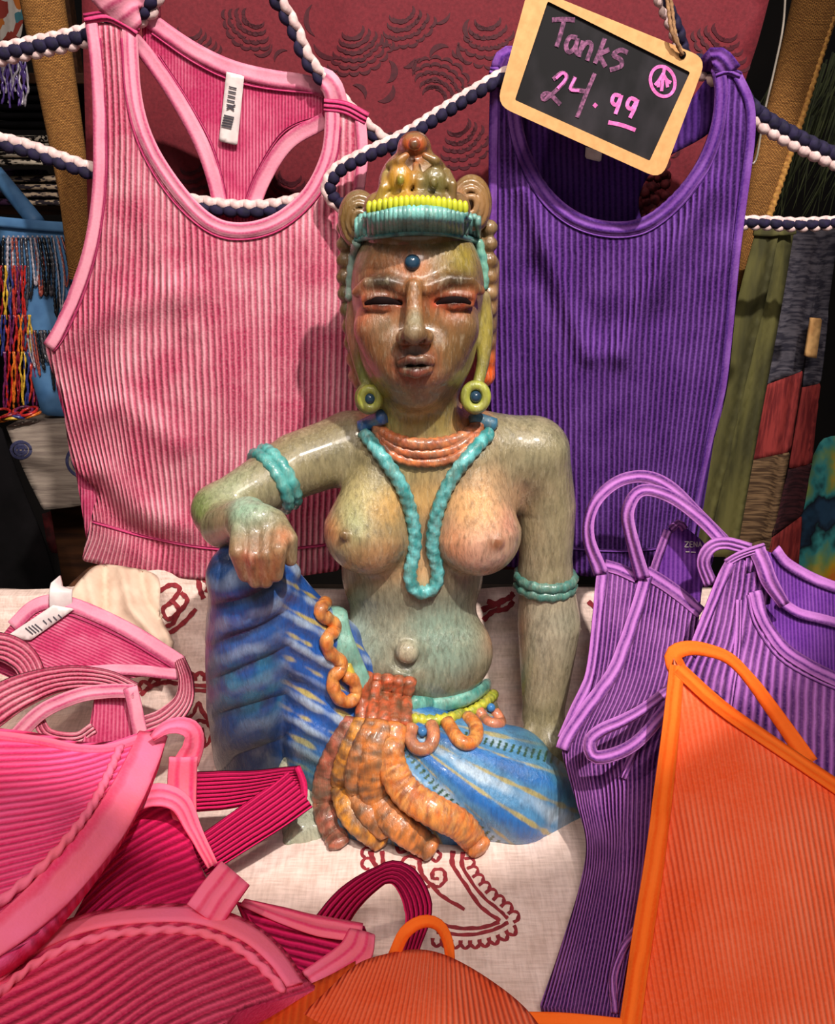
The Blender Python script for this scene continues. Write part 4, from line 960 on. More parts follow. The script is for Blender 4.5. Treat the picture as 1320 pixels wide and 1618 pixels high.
    tag(o, 'dull red cloth lying in the dark under the grey stand', 'cloth')
    S = Surf([(-200, 660, .41), (0, 690, .41), (100, 960, .40), (-200, 1000, .40)], 'y')
    o = sheet('black_drape', outline([(-300, 640), (-2, 668)], [(-2, 668), (30, 760), (70, 860), (104, 980)], [(104, 980), (60, 1100)], [(60, 1100), (-300, 1100)], [(-300, 1100), (-300, 640)]), S, blk, step=26, th=.004); tag(o, 'black drape hanging at the left side of the table', 'drape')
    P = np.array([p3(112, 934, .125), p3(140, 908, .12), p3(176, 880, .115)]); o = tube('wooden_rail', resample(P, .01), .006, dk); tag(o, 'brown wooden rail end poking out under the pink tank top hem', 'rail')
    # ---- right: hanging clothes
    ol = mat_plain('olive_cotton', c(88, 84, 44), c(58, 56, 30), 25, sc=(2, 1, .4), lohi=(.42, .62), bmp=.002)
    g = empty('olive_trousers', p3(1180, 840, .36), 'olive green trousers hanging by the right rope', 'trousers')
    S = Surf([(1190, 360, .36), (1260, 360, .36), (1090, 860, .34), (1210, 860, .34)], 'y', [([(1228, 370), (1196, 520), (1150, 720), (1110, 860)], 9, .012), ([(1238, 380), (1222, 500), (1190, 680), (1160, 860)], 7, .010)])
    sheet('trouser_leg', outline([(1196, 362), (1232, 362)], [(1232, 362), (1214, 460), (1180, 600), (1148, 740), (1116, 880)], [(1116, 880), (1072, 880)], [(1072, 880), (1100, 760), (1130, 640), (1152, 540), (1172, 450), (1196, 362)]), S, ol, g, step=8)
    sheet('trouser_leg', outline([(1226, 362), (1256, 362)], [(1256, 362), (1240, 460), (1222, 560), (1196, 700), (1164, 880)], [(1164, 880), (1112, 880)], [(1112, 880), (1150, 720), (1184, 590), (1210, 470), (1226, 362)]), S, ol, g, step=8, off=-.01)
    edge('waistband', [(1192, 364), (1225, 366), (1258, 362)], S, 16, ol, g, off=.003, ribs=1)
    g = empty('patchwork_skirt', p3(1240, 900, .42), 'striped patchwork skirt of grey, red and brown panels at right', 'skirt')
    S = Surf([(1230, 360, .44), (1330, 360, .44), (1170, 900, .40), (1290, 900, .40)], 'y', [([(1300, 360), (1276, 520), (1240, 720), (1210, 900)], 12, .016), ([(1268, 380), (1230, 540), (1190, 700)], 8, .01), ([(1310, 500), (1280, 720), (1260, 880)], 6, .010)])
    def stripe(nm, a, b_, sc):
        m, nt, b = newmat(nm, .95, .08); n_ = noise_(nt, 90, 3, sc=sc); nt.links.new(mixc(nt, ramp(nt, n_, .4, .6), a, b_), b.inputs['Base Color']); bump(nt, b, n_, .001); return m
    gs, rs, bs, ms = stripe('grey_stripe', c(84, 80, 88), c(46, 44, 54), (.3, 1, 3)), stripe('red_stripe', c(136, 52, 50), c(100, 36, 38), (3, 1, .3)), stripe('brown_stripe', c(112, 88, 64), c(64, 48, 36), (.3, 1, 4)), stripe('plum_stripe', c(64, 34, 38), c(40, 24, 28), (.4, 1, 3))
    for nm, m, pl in (('skirt_panel', gs, [(1236, 364), (1296, 364), (1292, 430), (1269, 586), (1201, 612), (1222, 500)]), ('skirt_panel', gs, [(1296, 364), (1326, 360), (1308, 500), (1296, 606), (1270, 612), (1292, 430)]),
                      ('skirt_panel', rs, [(1201, 612), (1270, 586), (1250, 714), (1176, 730)]), ('skirt_panel', rs, [(1270, 612), (1296, 606), (1284, 732), (1248, 742)]), ('skirt_panel', bs, [(1176, 730), (1250, 714), (1222, 850), (1150, 866)]),
                      ('skirt_panel', ms, [(1248, 742), (1284, 732), (1266, 816), (1220, 850)]), ('skirt_panel', rs, [(1220, 850), (1266, 816), (1262, 920), (1208, 930)]), ('skirt_panel', bs, [(1150, 866), (1222, 850), (1208, 930), (1140, 930)])):
        sheet(nm, outline(np.array(pl+[pl[0]])[[0, 1]], *[np.array(pl+[pl[0]])[[i, i+1]] for i in range(1, len(pl))]), S, m, g, step=8, th=.0025)
    o = sheet('wooden_tag', outline([(1285, 502), (1300, 503)], [(1300, 503), (1291, 566)], [(1291, 566), (1275, 564)], [(1275, 564), (1285, 502)]), S, mat_plain('tag_wood', c(206, 160, 104), c(176, 128, 78), 40), step=6, th=.004, off=.03); tag(o, 'blank tan wooden tag hanging on the patchwork skirt', 'tag')
    mt, nt, b = newmat('tie_dye', .9, .1); n_ = noise_(nt, 11, 4); cr = nd(nt, 'ShaderNodeValToRGB'); nt.links.new(n_, cr.inputs[0]); nt.links.new(cr.outputs[0], b.inputs['Base Color'])
    for k, (p_, col) in enumerate(((.3, c(40, 66, 90)), (.42, c(60, 140, 140)), (.5, c(120, 150, 90)), (.58, c(190, 150, 40)), (.68, c(200, 110, 40)), (.36, c(30, 34, 44)))):
        e = cr.color_ramp.elements[k] if k < 2 else cr.color_ramp.elements.new(p_); e.position = p_; e.color = col
    S = Surf([(1250, 690, .56), (1360, 690, .56), (1230, 960, .5), (1360, 960, .5)], 'y', [([(1300, 700), (1290, 960)], 14, .02)])
    o = sheet('tie_dye_dress', outline([(1284, 722), (1310, 690), (1400, 690)], [(1400, 690), (1400, 970)], [(1400, 970), (1190, 970)], [(1190, 970), (1240, 860), (1262, 780), (1284, 722)]), S, mt, step=12, th=.002); tag(o, 'tie dyed dress in teal and yellow hanging behind the patchwork skirt', 'dress')
    # dry grass fringe and wire
    Mg = MB()
    for k in range(170):
        x = rng.uniform(1238, 1360); y = rng.uniform(40, 230); L = rng.uniform(60, 170); yy = rng.uniform(.62, .75)
        a = catmull([(x, y, yy), (x-L*.16, y+L*.5, yy-.01), (x-L*rng.uniform(.2, .5), y+L, yy-.02)], 3); P = PY(a[:, 0], a[:, 1], a[:, 2]); V, F, U = band_data(P, CAM-P, .003*np.linspace(1, .3, len(P)), .0006); Mg.add(V, F)
    o = Mg.build('grass_fringe', mat_plain('dark_grass', c(74, 80, 46), c(36, 40, 28), 40)); tag(o, 'dark green dried grass fringe at the upper right', 'fringe', kind='stuff')
    a = catmull([(1243, -40, .3), (1238, 40, .3), (1224, 110, .3), (1208, 180, .3), (1198, 240, .3), (1192, 258, .3), (1186, 256, .3)], 6); o = tube('wire_hook', resample(PY(a[:, 0], a[:, 1], a[:, 2]), .004), .0011, mat_plain('wire', c(150, 140, 130), rough=.3, spec=.6)); tag(o, 'thin bent wire hook hanging beside the right woven post', 'wire')
    # maroon tassel seen through the purple neckline
    g = empty('maroon_tassel', p3(1030, 330, .19), 'knotted maroon tassel showing through the purple tank top neckline', 'tassel'); mm = mat_plain('maroon_yarn', c(110, 36, 44), c(70, 20, 30), 200, bmp=.001)
    for k in range(46):
        x, y = 1030+rng.normal()*16, 265+k*1.9+rng.normal()*5; ball('knot', p3(x, y, .2+.006*rng.random()), .0042+.002*rng.random(), mm, g, seg=7, rings=5)

# ------------------------------------------------------------------ garments
def garment_mats():
    g = {}
    g['pink'] = mat_rib('pink_rib', c(220, 110, 136), c(158, 40, 76), c(244, 182, 192), .42, .85, 20)
    g['pink_edge'] = mat_rib('pink_binding', c(220, 136, 160), c(176, 62, 104), c(236, 168, 184), .16, .5, 30, .0008)
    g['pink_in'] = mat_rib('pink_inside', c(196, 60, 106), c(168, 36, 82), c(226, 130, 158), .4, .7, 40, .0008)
    g['pink_seam'] = mat_rib('pink_seam', c(204, 64, 116), c(160, 36, 86), c(220, 110, 146), .4, .3, 60, .002)
    g['purple'] = mat_rib('purple_rib', c(96, 50, 134), c(34, 12, 62), c(136, 90, 178), .46, .4, 26)
    g['purple_edge'] = mat_rib('purple_binding', c(106, 58, 140), c(60, 26, 104), c(150, 104, 186), .2, .4, 40, .0012)
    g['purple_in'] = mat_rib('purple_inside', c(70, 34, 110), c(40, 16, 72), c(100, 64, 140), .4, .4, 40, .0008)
    g['lilac'] = mat_rib('lilac_rib', c(164, 96, 178), c(58, 22, 88), c(190, 124, 200), .44, .5, 26, .0028)
    g['lilac_edge'] = mat_rib('lilac_binding', c(178, 108, 188), c(74, 30, 104), c(204, 138, 212), .22, .4, 40, .0014)
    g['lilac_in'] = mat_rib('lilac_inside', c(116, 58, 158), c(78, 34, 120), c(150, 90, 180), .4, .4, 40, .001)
    g['hot'] = mat_rib('hot_pink_rib', c(246, 84, 132), c(222, 42, 100), c(250, 104, 166), .4, .7, 12, .0018)
    g['hot_edge'] = mat_rib('coral_pink_binding', c(246, 112, 134), c(226, 56, 104), c(250, 120, 164), .12, .7, 14, .0008)
    g['crimson'] = mat_rib('crimson_rib', c(222, 34, 98), c(160, 10, 66), c(230, 44, 108), .42, .4, 20, .003)
    g['orange'] = mat_rib('orange_rib', c(242, 92, 48), c(236, 84, 44), c(252, 138, 104), .35, 1.0, 9, .0008)  # pale coral blotches put the upper highlight into the cloth colour
    g['orange_edge'] = mat_rib('orange_binding', c(250, 110, 34), c(232, 84, 20), c(252, 124, 50), .2, .4, 20, .0008)
    g['satin'] = mat_plain('white_satin', c(226, 214, 212), c(206, 192, 192), 90, rough=.45, spec=.4)
    g['ink'] = mat_plain('label_ink', c(70, 66, 76), c(50, 48, 56), 100)
    return g
def ink_lines(name, S, segs, wpx, mat, parent, off):
    M_ = MB()
    for pts in segs:
        a = resample(catmull(pts, 6) if len(pts) > 2 else np.array(pts, float), 3); P = S.P(a, off); m = mpp(P[0]); N = CAM-P
        V, F, U = band_data(P, N, wpx*m, .0002, 1); M_.add(V, F, U)
    o = M_.build(name, mat, parent, smooth=False); return o

def pink_tank(G):
    R = empty('tank_top', p3(340, 900, .11), 'pink acid-washed ribbed tank top hanging from the rope at left', 'tank top')
    fold = [([(60, 560), (170, 490), (300, 460)], 30, .006), ([(150, 770), (190, 830), (250, 862)], 16, -.010), ([(165, 745), (215, 800), (290, 835)], 22, .010), ([(108, 660), (190, 640), (280, 700)], 26, .006),
            ([(180, 60), (210, 300), (300, 520)], 18, .003), ([(330, 400), (360, 640), (380, 880)], 40, .004), ([(470, 380), (440, 620), (470, 880)], 30, .004)]
    S = Surf([(140, 30, .124), (215, 40, .126), (545, 170, .125), (575, 200, .126), (335, 350, .114), (100, 560, .125), (300, 600, .108), (540, 600, .118), (130, 885, .112), (330, 912, .100), (530, 900, .108), (220, 300, .118), (500, 320, .118)], 'y', fold)
    SB = Surf([(225, 20, .136), (400, 110, .146), (515, 140, .136), (370, 330, .150), (100, 560, .134), (540, 600, .136), (130, 870, .122), (330, 895, .118), (530, 880, .122)], 'y')
    gd = Guides([(0, [(66, 20), (72, 300), (74, 500), (96, 640), (122, 740), (142, 830), (118, 900)]), (14, [(190, 20), (200, 200), (196, 400), (190, 560), (206, 700), (226, 830), (222, 910)]),
                 (28, [(320, 20), (330, 300), (342, 560), (345, 700), (344, 910)]), (51, [(576, 20), (572, 300), (566, 560), (552, 910)])])
    front = outline([(136, 32), (145, 120), (148, 220), (146, 300), (133, 385), (108, 462), (84, 518), (71, 546)], [(71, 546), (80, 580), (98, 630), (106, 690), (118, 740), (152, 776), (146, 810), (129, 886)], [(129, 886), (230, 907), (330, 916), (440, 914), (536, 902)],
                    [(536, 902), (560, 760), (590, 600), (574, 460), (572, 330), (580, 250), (578, 188)], [(578, 188), (514, 160)], [(514, 160), (515, 195), (508, 245), (480, 300), (432, 340), (380, 353), (336, 341), (288, 292), (244, 222), (222, 150), (216, 44)], [(216, 44), (136, 32)])
    sheet('front_panel', front, S, G['pink'], R, 8, gd)
    back = outline([(222, 12), (240, 26), (300, 66), (360, 96), (420, 112), (480, 122), (516, 134)], [(516, 134), (516, 190)], [(516, 190), (462, 228), (426, 280), (404, 336), (440, 420), (520, 500), (572, 600)], [(572, 600), (530, 884)], [(530, 884), (330, 900), (140, 872)], [(140, 872), (112, 700), (90, 570), (180, 480), (300, 420), (340, 330), (330, 280), (310, 222), (272, 150), (228, 92)], [(228, 92), (222, 12)])
    gb = Guides([(0, [(200, 0), (200, 900)]), (70, [(560, 0), (560, 900)])])
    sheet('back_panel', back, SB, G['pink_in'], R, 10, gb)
    edge('neck_binding', [(205, 44), (212, 150), (234, 226), (279, 298), (330, 350), (380, 364), (437, 350), (488, 308), (518, 249), (525, 196), (524, 162)], S, 24, G['pink_edge'], R, ribs=2)
    edge('neck_stitching', [(192, 60), (200, 156), (222, 234), (268, 310), (326, 364), (380, 378), (444, 362), (499, 314), (530, 254), (538, 200)], S, 4, G['pink_seam'], R, off=.0014, th=.0012, ribs=1)
    edge('armhole_binding', [(144, 32), (154, 120), (157, 220), (155, 304), (142, 390), (117, 468), (92, 523), (77, 548)], S, 20, G['pink_edge'], R, ribs=1)
    edge('armhole_stitching', [(158, 60), (168, 220), (166, 306), (153, 394), (128, 474), (102, 530), (84, 556)], S, 4, G['pink_seam'], R, off=.0012, th=.001, ribs=1)
    edge('armhole_binding', [(570, 190), (573, 250), (565, 330), (566, 460)], S, 18, G['pink_edge'], R, ribs=1)
    edge('shoulder_seam', [(134, 30), (170, 26), (200, 40), (218, 52)], S, 16, G['pink_seam'], R, th=.005, ribs=2); edge('shoulder_seam', [(512, 166), (545, 170), (580, 188)], S, 20, G['pink_seam'], R, th=.005, ribs=3)
    edge('hem_stitching', [(146, 824), (230, 848), (330, 866), (440, 868), (540, 858)], S, 5, G['pink_seam'], R, off=.0012, th=.001, ribs=1)
    edge('back_neck_binding', [(222, 18), (240, 34), (300, 76), (360, 106), (420, 122), (480, 131), (514, 142)], SB, 25, G['pink_edge'], R, ribs=1)
    edge('racerback_binding', [(206, 56), (236, 92), (276, 150), (316, 222), (338, 282), (350, 336)], SB, 24, G['pink_edge'], R, ribs=1, off=.002); edge('racerback_binding', [(514, 190), (456, 224), (418, 280), (396, 336)], SB, 24, G['pink_edge'], R, ribs=1, off=.002)
    edge('back_stitching', [(240, 52), (300, 94), (360, 124), (420, 139), (510, 148)], SB, 4, G['pink_seam'], R, off=.002, th=.001, ribs=1)
    for pts in ([(250, 86), (292, 150), (332, 222), (353, 290), (360, 336)], [(508, 182), (448, 208), (404, 276), (384, 330)]): edge('back_stitching', pts, SB, 4, G['pink_seam'], R, off=.002, th=.001, ribs=1)
    # straps turning back over the rope
    strap('shoulder_strap', [(176, 34, .125), (196, 14, .118), (222, 4, .122), (232, 30, .136)], [78, 60, 46], G['pink_edge'], R, ribs=3, th=.003)
    strap('shoulder_strap', [(534, 172, .126), (526, 140, .122), (512, 124, .124), (506, 132, .136)], [36, 34, 30], G['pink_edge'], R, ribs=2, th=.003)
    sheet('care_label', outline([(358, 113), (386, 120)], [(386, 120), (375, 230)], [(375, 230), (346, 223)], [(346, 223), (358, 113)]), SB, G['satin'], R, 6, off=.005, th=.0006)
    sg = [[(362+k*.2-j, 137+j*7), (374+k-j, 140+j*7)] for j in range(5) for k in (0,)]+[[(358, 172), (372, 166)], [(360, 166), (370, 174)]]+[[(354-j, 182+j*4), (370-j, 186+j*4)] for j in range(5)]
    ink_lines('label_print', SB, sg, 2.2, G['ink'], R, .0062)

def purple_tank(G):
    R = empty('tank_top', p3(980, 900, .11), 'dark purple ribbed tank top hanging behind the price sign', 'tank top')
    fold = [([(830, 300), (870, 420), (930, 560)], 18, .010), ([(1120, 300), (1050, 420), (980, 560)], 20, .010), ([(800, 250), (800, 600)], 20, .003), ([(1150, 400), (1100, 650), (1040, 880)], 30, .005), ([(900, 600), (930, 900)], 30, .004), ([(850, 430), (930, 520), (1040, 500)], 30, -.005)]
    S = Surf([(778, 108, .124), (815, 120, .126), (1135, 120, .126), (1190, 160, .125), (965, 360, .114), (774, 500, .124), (960, 600, .108), (1158, 540, .122), (1108, 800, .112), (1050, 905, .100), (890, 900, .106), (790, 880, .112)], 'y', fold)
    SB = Surf([(820, 110, .138), (1130, 110, .138), (960, 200, .15), (960, 400, .15), (780, 600, .135), (1150, 600, .135), (960, 890, .12)], 'y')
    gd = Guides([(0, [(768, 100), (772, 500), (786, 910)]), (22, [(970, 100), (978, 400), (972, 620), (968, 910)]), (43, [(1196, 100), (1180, 350), (1156, 600), (1098, 910)])])
    front = outline([(776, 106), (773, 200), (772, 320), (770, 500), (774, 700), (780, 892)], [(780, 892), (900, 908), (1000, 914), (1096, 900)], [(1096, 900), (1108, 790), (1118, 730), (1134, 676), (1150, 612), (1160, 520), (1168, 430), (1178, 340), (1190, 250), (1195, 200), (1190, 154), (1166, 116)],
                    [(1166, 116), (1126, 110)], [(1126, 110), (1130, 150), (1122, 206), (1098, 262), (1060, 310), (1014, 344), (965, 351), (915, 336), (872, 300), (842, 250), (824, 196), (818, 100)], [(818, 100), (776, 106)])
    sheet('front_panel', front, S, G['purple'], R, 8, gd)
    back = outline([(818, 104), (860, 190), (960, 222), (1060, 190), (1128, 110)], [(1128, 110), (1130, 200), (1040, 260), (1010, 330), (1060, 420), (1150, 560)], [(1150, 560), (1098, 890)], [(1098, 890), (790, 884)], [(790, 884), (780, 560), (800, 420), (814, 330), (812, 260), (812, 200)], [(812, 200), (818, 104)])
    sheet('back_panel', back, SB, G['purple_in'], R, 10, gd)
    sheet('neck_label', outline([(926, 232), (952, 240)], [(952, 240), (950, 256)], [(950, 256), (925, 250)], [(925, 250), (926, 232)]), SB, G['satin'], R, 5, off=.004, th=.0006)
    edge('neck_binding', [(809, 104), (815, 196), (833, 256), (865, 310), (910, 346), (964, 361), (1018, 354), (1068, 318), (1108, 266), (1132, 208), (1140, 150), (1136, 112)], S, 22, G['purple_edge'], R, ribs=2)
    edge('neck_stitching', [(800, 150), (806, 204), (824, 262), (858, 320), (906, 358), (964, 374), (1022, 366), (1076, 326), (1118, 270), (1142, 210), (1150, 150)], S, 4, G['purple_edge'], R, th=.0012, ribs=1)
    edge('armhole_binding', [(1166, 120), (1184, 160), (1187, 204), (1182, 256), (1170, 344), (1160, 432), (1152, 520), (1142, 610), (1126, 676), (1112, 740), (1100, 800), (1090, 880)], S, [15, 15, 15, 12, 5], G['purple_edge'], R, ribs=1); edge('armhole_binding', [(782, 106), (780, 200), (779, 330), (777, 500)], S, 14, G['purple_edge'], R, ribs=1)
    edge('shoulder_seam', [(774, 112), (795, 116), (820, 112)], S, 12, G['purple_edge'], R, th=.004, ribs=2); edge('shoulder_seam', [(1130, 118), (1150, 112), (1170, 120)], S, 12, G['purple_edge'], R, th=.004, ribs=2)
    strap('shoulder_strap', [(796, 112, .124), (800, 98, .122), (810, 96, .13), (818, 112, .14)], 42, G['purple_edge'], R, ribs=3, th=.003)
    strap('shoulder_strap', [(1150, 118, .126), (1138, 98, .122), (1126, 94, .126), (1120, 112, .14)], [44, 36, 30], G['purple_edge'], R, ribs=3, th=.003)
    edge('hem_stitching', [(780, 852), (900, 866), (1000, 870), (1100, 858)], S, 5, G['purple_edge'], R, th=.001, ribs=1)

def price_sign(G):
    S = Surf([(800, 0, .082), (1113, 95, .080), (1045, 280, .076), (788, 165, .078)], 'y')
    R = empty('price_sign', tuple(S.P([(950, 140)])[0]), 'black price board with tan wooden frame tilted over the purple tank top', 'sign')
    def rr(cs, rad):
        cs = np.array(cs, float); out = []
        for i in range(len(cs)):
            a, b, d = cs[i-1], cs[i], cs[(i+1) % len(cs)]; u = (a-b)/np.linalg.norm(a-b); v = (d-b)/np.linalg.norm(d-b)
            for t in np.linspace(0, 1, 6): out.append((b+u*rad)*(1-t)**2+2*b*t*(1-t)+(b+v*rad)*t*t)
        return np.array(out)
    fr = mat_plain('mdf_wood', c(214, 162, 106), c(200, 146, 92), 160, lohi=(.3, .7), rough=.6)
    outer = [(836, -22), (1117, 92), (1046, 284), (785, 166)]; inner = [(866, 2), (1091, 114), (1027, 254), (814, 158)]
    A = rr(outer, 24); B = rr(inner, 3); n = len(A); V = np.vstack([S.P(A, .004), S.P(B, .004), S.P(A, 0), S.P(B, .001)]); F = []
    for i in range(n):
        j = (i+1) % n; F += [(i, j, n+j, n+i), (2*n+i, 2*n+j, j, i), (n+i, n+j, 3*n+j, 3*n+i)]
    F.append(tuple(range(3*n-1, 2*n-1, -1))); o = mk('frame', V, F, fr, R, smooth=False)
    mt, nt, b = newmat('chalkboard', .7, .2); n_ = noise_(nt, 24, 5, sc=(1, 1, .6)); nt.links.new(mixc(nt, ramp(nt, n_, .45, .8), c(20, 19, 22), c(54, 50, 56)), b.inputs['Base Color'])
    V = np.vstack([S.P(rr(inner, 3), .0018)]); mk('chalkboard', V, [tuple(range(len(V)))], mt, R, smooth=False)
    ch = lambda nm, a, b_: mat_plain(nm, a, b_, 420, lohi=(.35, .6), rough=.95, spec=.05)
    pk, dm = ch('pink_chalk', c(236, 130, 200), c(206, 104, 172)), ch('dull_pink_chalk', c(150, 96, 132), c(86, 60, 80))
    z = lambda L: [[(740+x*.4394, y*.4394) for x, y in s] for s in L]
    ink_lines('chalk_word', S, z([[(302, 72), (340, 70), (384, 72)], [(346, 72), (334, 118), (318, 168)], [(392, 136), (366, 134), (352, 164), (362, 188), (384, 172), (394, 138)], [(394, 138), (386, 176), (396, 196)], [(414, 146), (398, 204)], [(406, 178), (428, 152), (444, 166), (428, 218)], [(492, 138), (472, 190), (456, 228)], [(508, 178), (470, 196)], [(470, 196), (494, 240)], [(574, 190), (548, 180), (522, 198), (548, 214), (550, 238), (510, 252)]]), 7, dm, R, .0024)
    ink_lines('chalk_price', S, z([[(306, 286), (338, 262), (354, 280), (324, 318), (276, 358), (268, 342), (292, 338), (332, 376)], [(386, 276), (366, 322)], [(366, 322), (434, 330)], [(456, 264), (424, 340), (392, 422)]]), 6.5, dm, R, .0024)
    ink_lines('chalk_numeral', S, z([[(316, 282), (342, 262), (352, 282), (322, 318)], [(386, 278), (368, 320), (400, 326)]]), 4.5, pk, R, .0030)
    ink_lines('chalk_cents', S, z([[(452, 374), (462, 384)], [(548, 346), (526, 342), (518, 366), (534, 378), (550, 350)], [(552, 342), (542, 376), (530, 410)], [(606, 362), (584, 354), (572, 380), (588, 392), (606, 366)], [(610, 358), (598, 392), (582, 424)], [(504, 440), (552, 450), (602, 468)]]), 6, pk, R, .0024)
    t = np.linspace(0, 2*math.pi, 22); ring = [(700+44*math.cos(a)+6*math.sin(a), 293+54*math.sin(a)) for a in t]
    ink_lines('chalk_peace_mark', S, z([ring, [(706, 246), (700, 290), (696, 328)], [(702, 264), (686, 290), (672, 306)], [(702, 266), (714, 288), (730, 298)], [(686, 292), (684, 314)], [(714, 290), (718, 314)]]), 5, pk, R, .0024)
    h = S.P([(1078, 86)], .005)[0]; ball('hole', S.P([(1079, 87)], .004)[0], .0028, bpy.data.materials['black_fabric'], R, seg=8, rings=6)
    tw = mat_plain('jute', c(150, 112, 78), c(112, 80, 54), 400)
    for d_, pts in ((0, [(1079, 87, .074), (1062, 50, .07), (1056, 10, .08), (1048, -40, .09)]), (4, [(1080, 88, .078), (1068, 56, .082), (1062, 12, .09), (1054, -40, .094)])):
        a = catmull(pts, 6); tube('twine', resample(PY(a[:, 0], a[:, 1], a[:, 2]), .002), .0014, tw, R, ridge=(.25, 2, 900))

def purple_strappy(G):
    R = empty('strappy_top', p3(950, 1580, -.24), 'purple ribbed strappy top lying beside the statue with looped straps', 'tank top')
    S = Surf([(947, 901, .022), (1025, 908, .022), (1104, 964, .020), (888, 1170, -.092), (1000, 1100, -.055), (1080, 1072, -.045), (905, 1255, -.118), (928, 1330, -.150), (1040, 1250, -.13), (916, 1420, -.196), (1010, 1440, -.222), (855, 1590, -.279), (985, 1606, -.288)], 'y',
             [([(1000, 1180), (985, 1300), (935, 1420), (890, 1560)], 16, .008), ([(950, 1210), (955, 1330)], 12, -.006), ([(1040, 1180), (1020, 1350), (975, 1560)], 18, .006), ([(960, 960), (940, 1080)], 12, -.004)])
    gd = Guides([(0, [(936, 890), (926, 1068), (888, 1170), (900, 1255), (916, 1340), (900, 1430), (850, 1600)]), (8, [(1004, 890), (975, 1068), (930, 1180), (936, 1260), (948, 1340), (936, 1430), (900, 1600)]), (16, [(1060, 890), (1030, 1068), (985, 1180), (985, 1260), (980, 1400), (946, 1600)]), (24, [(1116, 890), (1092, 1068), (1052, 1180), (1042, 1260), (1030, 1400), (992, 1606)])])
    sheet('front_panel', outline([(947, 901), (940, 962), (926, 1068), (902, 1130), (886, 1168)], [(886, 1168), (892, 1205), (907, 1255), (926, 1330), (916, 1400), (882, 1508), (853, 1590)], [(853, 1590), (985, 1606)], [(985, 1606), (1044, 1350), (1100, 1060)], [(1100, 1060), (1106, 964)], [(1106, 964), (1062, 929), (1025, 908)], [(1025, 908), (1003, 918), (966, 896), (947, 901)]), S, G['lilac'], R, 8, gd, skirt=.012)
    edge('side_binding', [(953, 902), (946, 962), (933, 1066), (908, 1126), (890, 1168)], S, 19, G['lilac_edge'], R, ribs=2); edge('center_binding', [(1022, 908), (1010, 952), (987, 1020), (966, 1068), (924, 1124), (896, 1166), (889, 1184)], S, 22, G['lilac_edge'], R, ribs=2, off=.003)
    edge('neck_binding', [(956, 893), (980, 900), (1006, 912)], S, 20, G['lilac_edge'], R, ribs=2); edge('neck_binding', [(1022, 905), (1050, 922), (1080, 944), (1108, 968)], S, 24, G['lilac_edge'], R, ribs=2)
    strap('shoulder_strap', [(950, 906, .016), (930, 846, .022), (940, 796, .030), (975, 762, .038), (1018, 753, .042), (1058, 769, .042), (1102, 812, .036), (1146, 856, .024)], [24, 19, 20, 22, 22], G['lilac_edge'], R, ribs=2, tilt=[(-.3, -.8, .4), (-.6, -.7, .2), (-.25, -.8, .4), (0, -.8, .5), (.2, -.8, .4)])
    strap('shoulder_strap', [(1016, 914, .012), (1001, 859, .012), (992, 812, .014), (1006, 780, .020), (1032, 775, .024), (1072, 792, .026), (1112, 824, .022), (1144, 858, .012)], [24, 21, 20, 21, 22], G['lilac_edge'], R, ribs=2, tilt=[(-.3, -.8, .4), (-.5, -.8, .2), (-.2, -.8, .4), (0, -.8, .5), (.2, -.8, .4)])
    SB = Surf([(1055, 835, .05), (1104, 856, .05), (1083, 936, .04), (1031, 908, .045)], 'y')
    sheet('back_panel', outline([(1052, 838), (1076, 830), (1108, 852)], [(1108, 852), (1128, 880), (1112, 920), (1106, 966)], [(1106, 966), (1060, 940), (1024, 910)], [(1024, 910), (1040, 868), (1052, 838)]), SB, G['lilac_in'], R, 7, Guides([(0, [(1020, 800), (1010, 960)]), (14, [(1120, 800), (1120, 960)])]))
    edge('back_binding', [(1056, 838), (1044, 870), (1030, 912)], SB, 14, G['lilac_edge'], R, ribs=2); edge('back_binding', [(1060, 836), (1074, 826), (1082, 836)], SB, 12, G['lilac_edge'], R, ribs=2)
    z = lambda L: [[(860+x*.3485, 720+y*.3485) for x, y in s] for s in L]
    ink_lines('printed_label', SB, z([[(638, 390), (656, 390)], [(656, 390), (638, 414)], [(638, 414), (656, 414)], [(662, 390), (662, 414)], [(662, 390), (674, 390)], [(662, 402), (673, 402)], [(662, 414), (674, 414)], [(680, 414), (680, 390)], [(680, 390), (694, 414)], [(694, 414), (694, 390)], [(700, 414), (708, 390)], [(708, 390), (716, 414)], [(703, 406), (713, 406)], [(642, 436), (660, 436)], [(666, 437), (688, 438)]]), 1.5, G['satin'], R, .0012)
    strap('armhole_roll', [(1072, 1078, -.085), (1020, 1118, -.108), (985, 1138, -.118), (950, 1154, -.124), (932, 1172, -.128), (940, 1196, -.134), (976, 1190, -.134), (1012, 1168, -.13), (1062, 1112, -.11)], [16, 17, 20, 22, 20, 18], G['lilac_edge'], R, ribs=2, th=.004)
    edge('armhole_edge', [(1056, 1110), (1010, 1170), (985, 1230)], S, 12, G['lilac_edge'], R, ribs=2)
    edge('side_seam', [(1004, 1470), (985, 1500), (970, 1545), (972, 1600)], S, 12, G['lilac_edge'], R, ribs=2, off=.003)
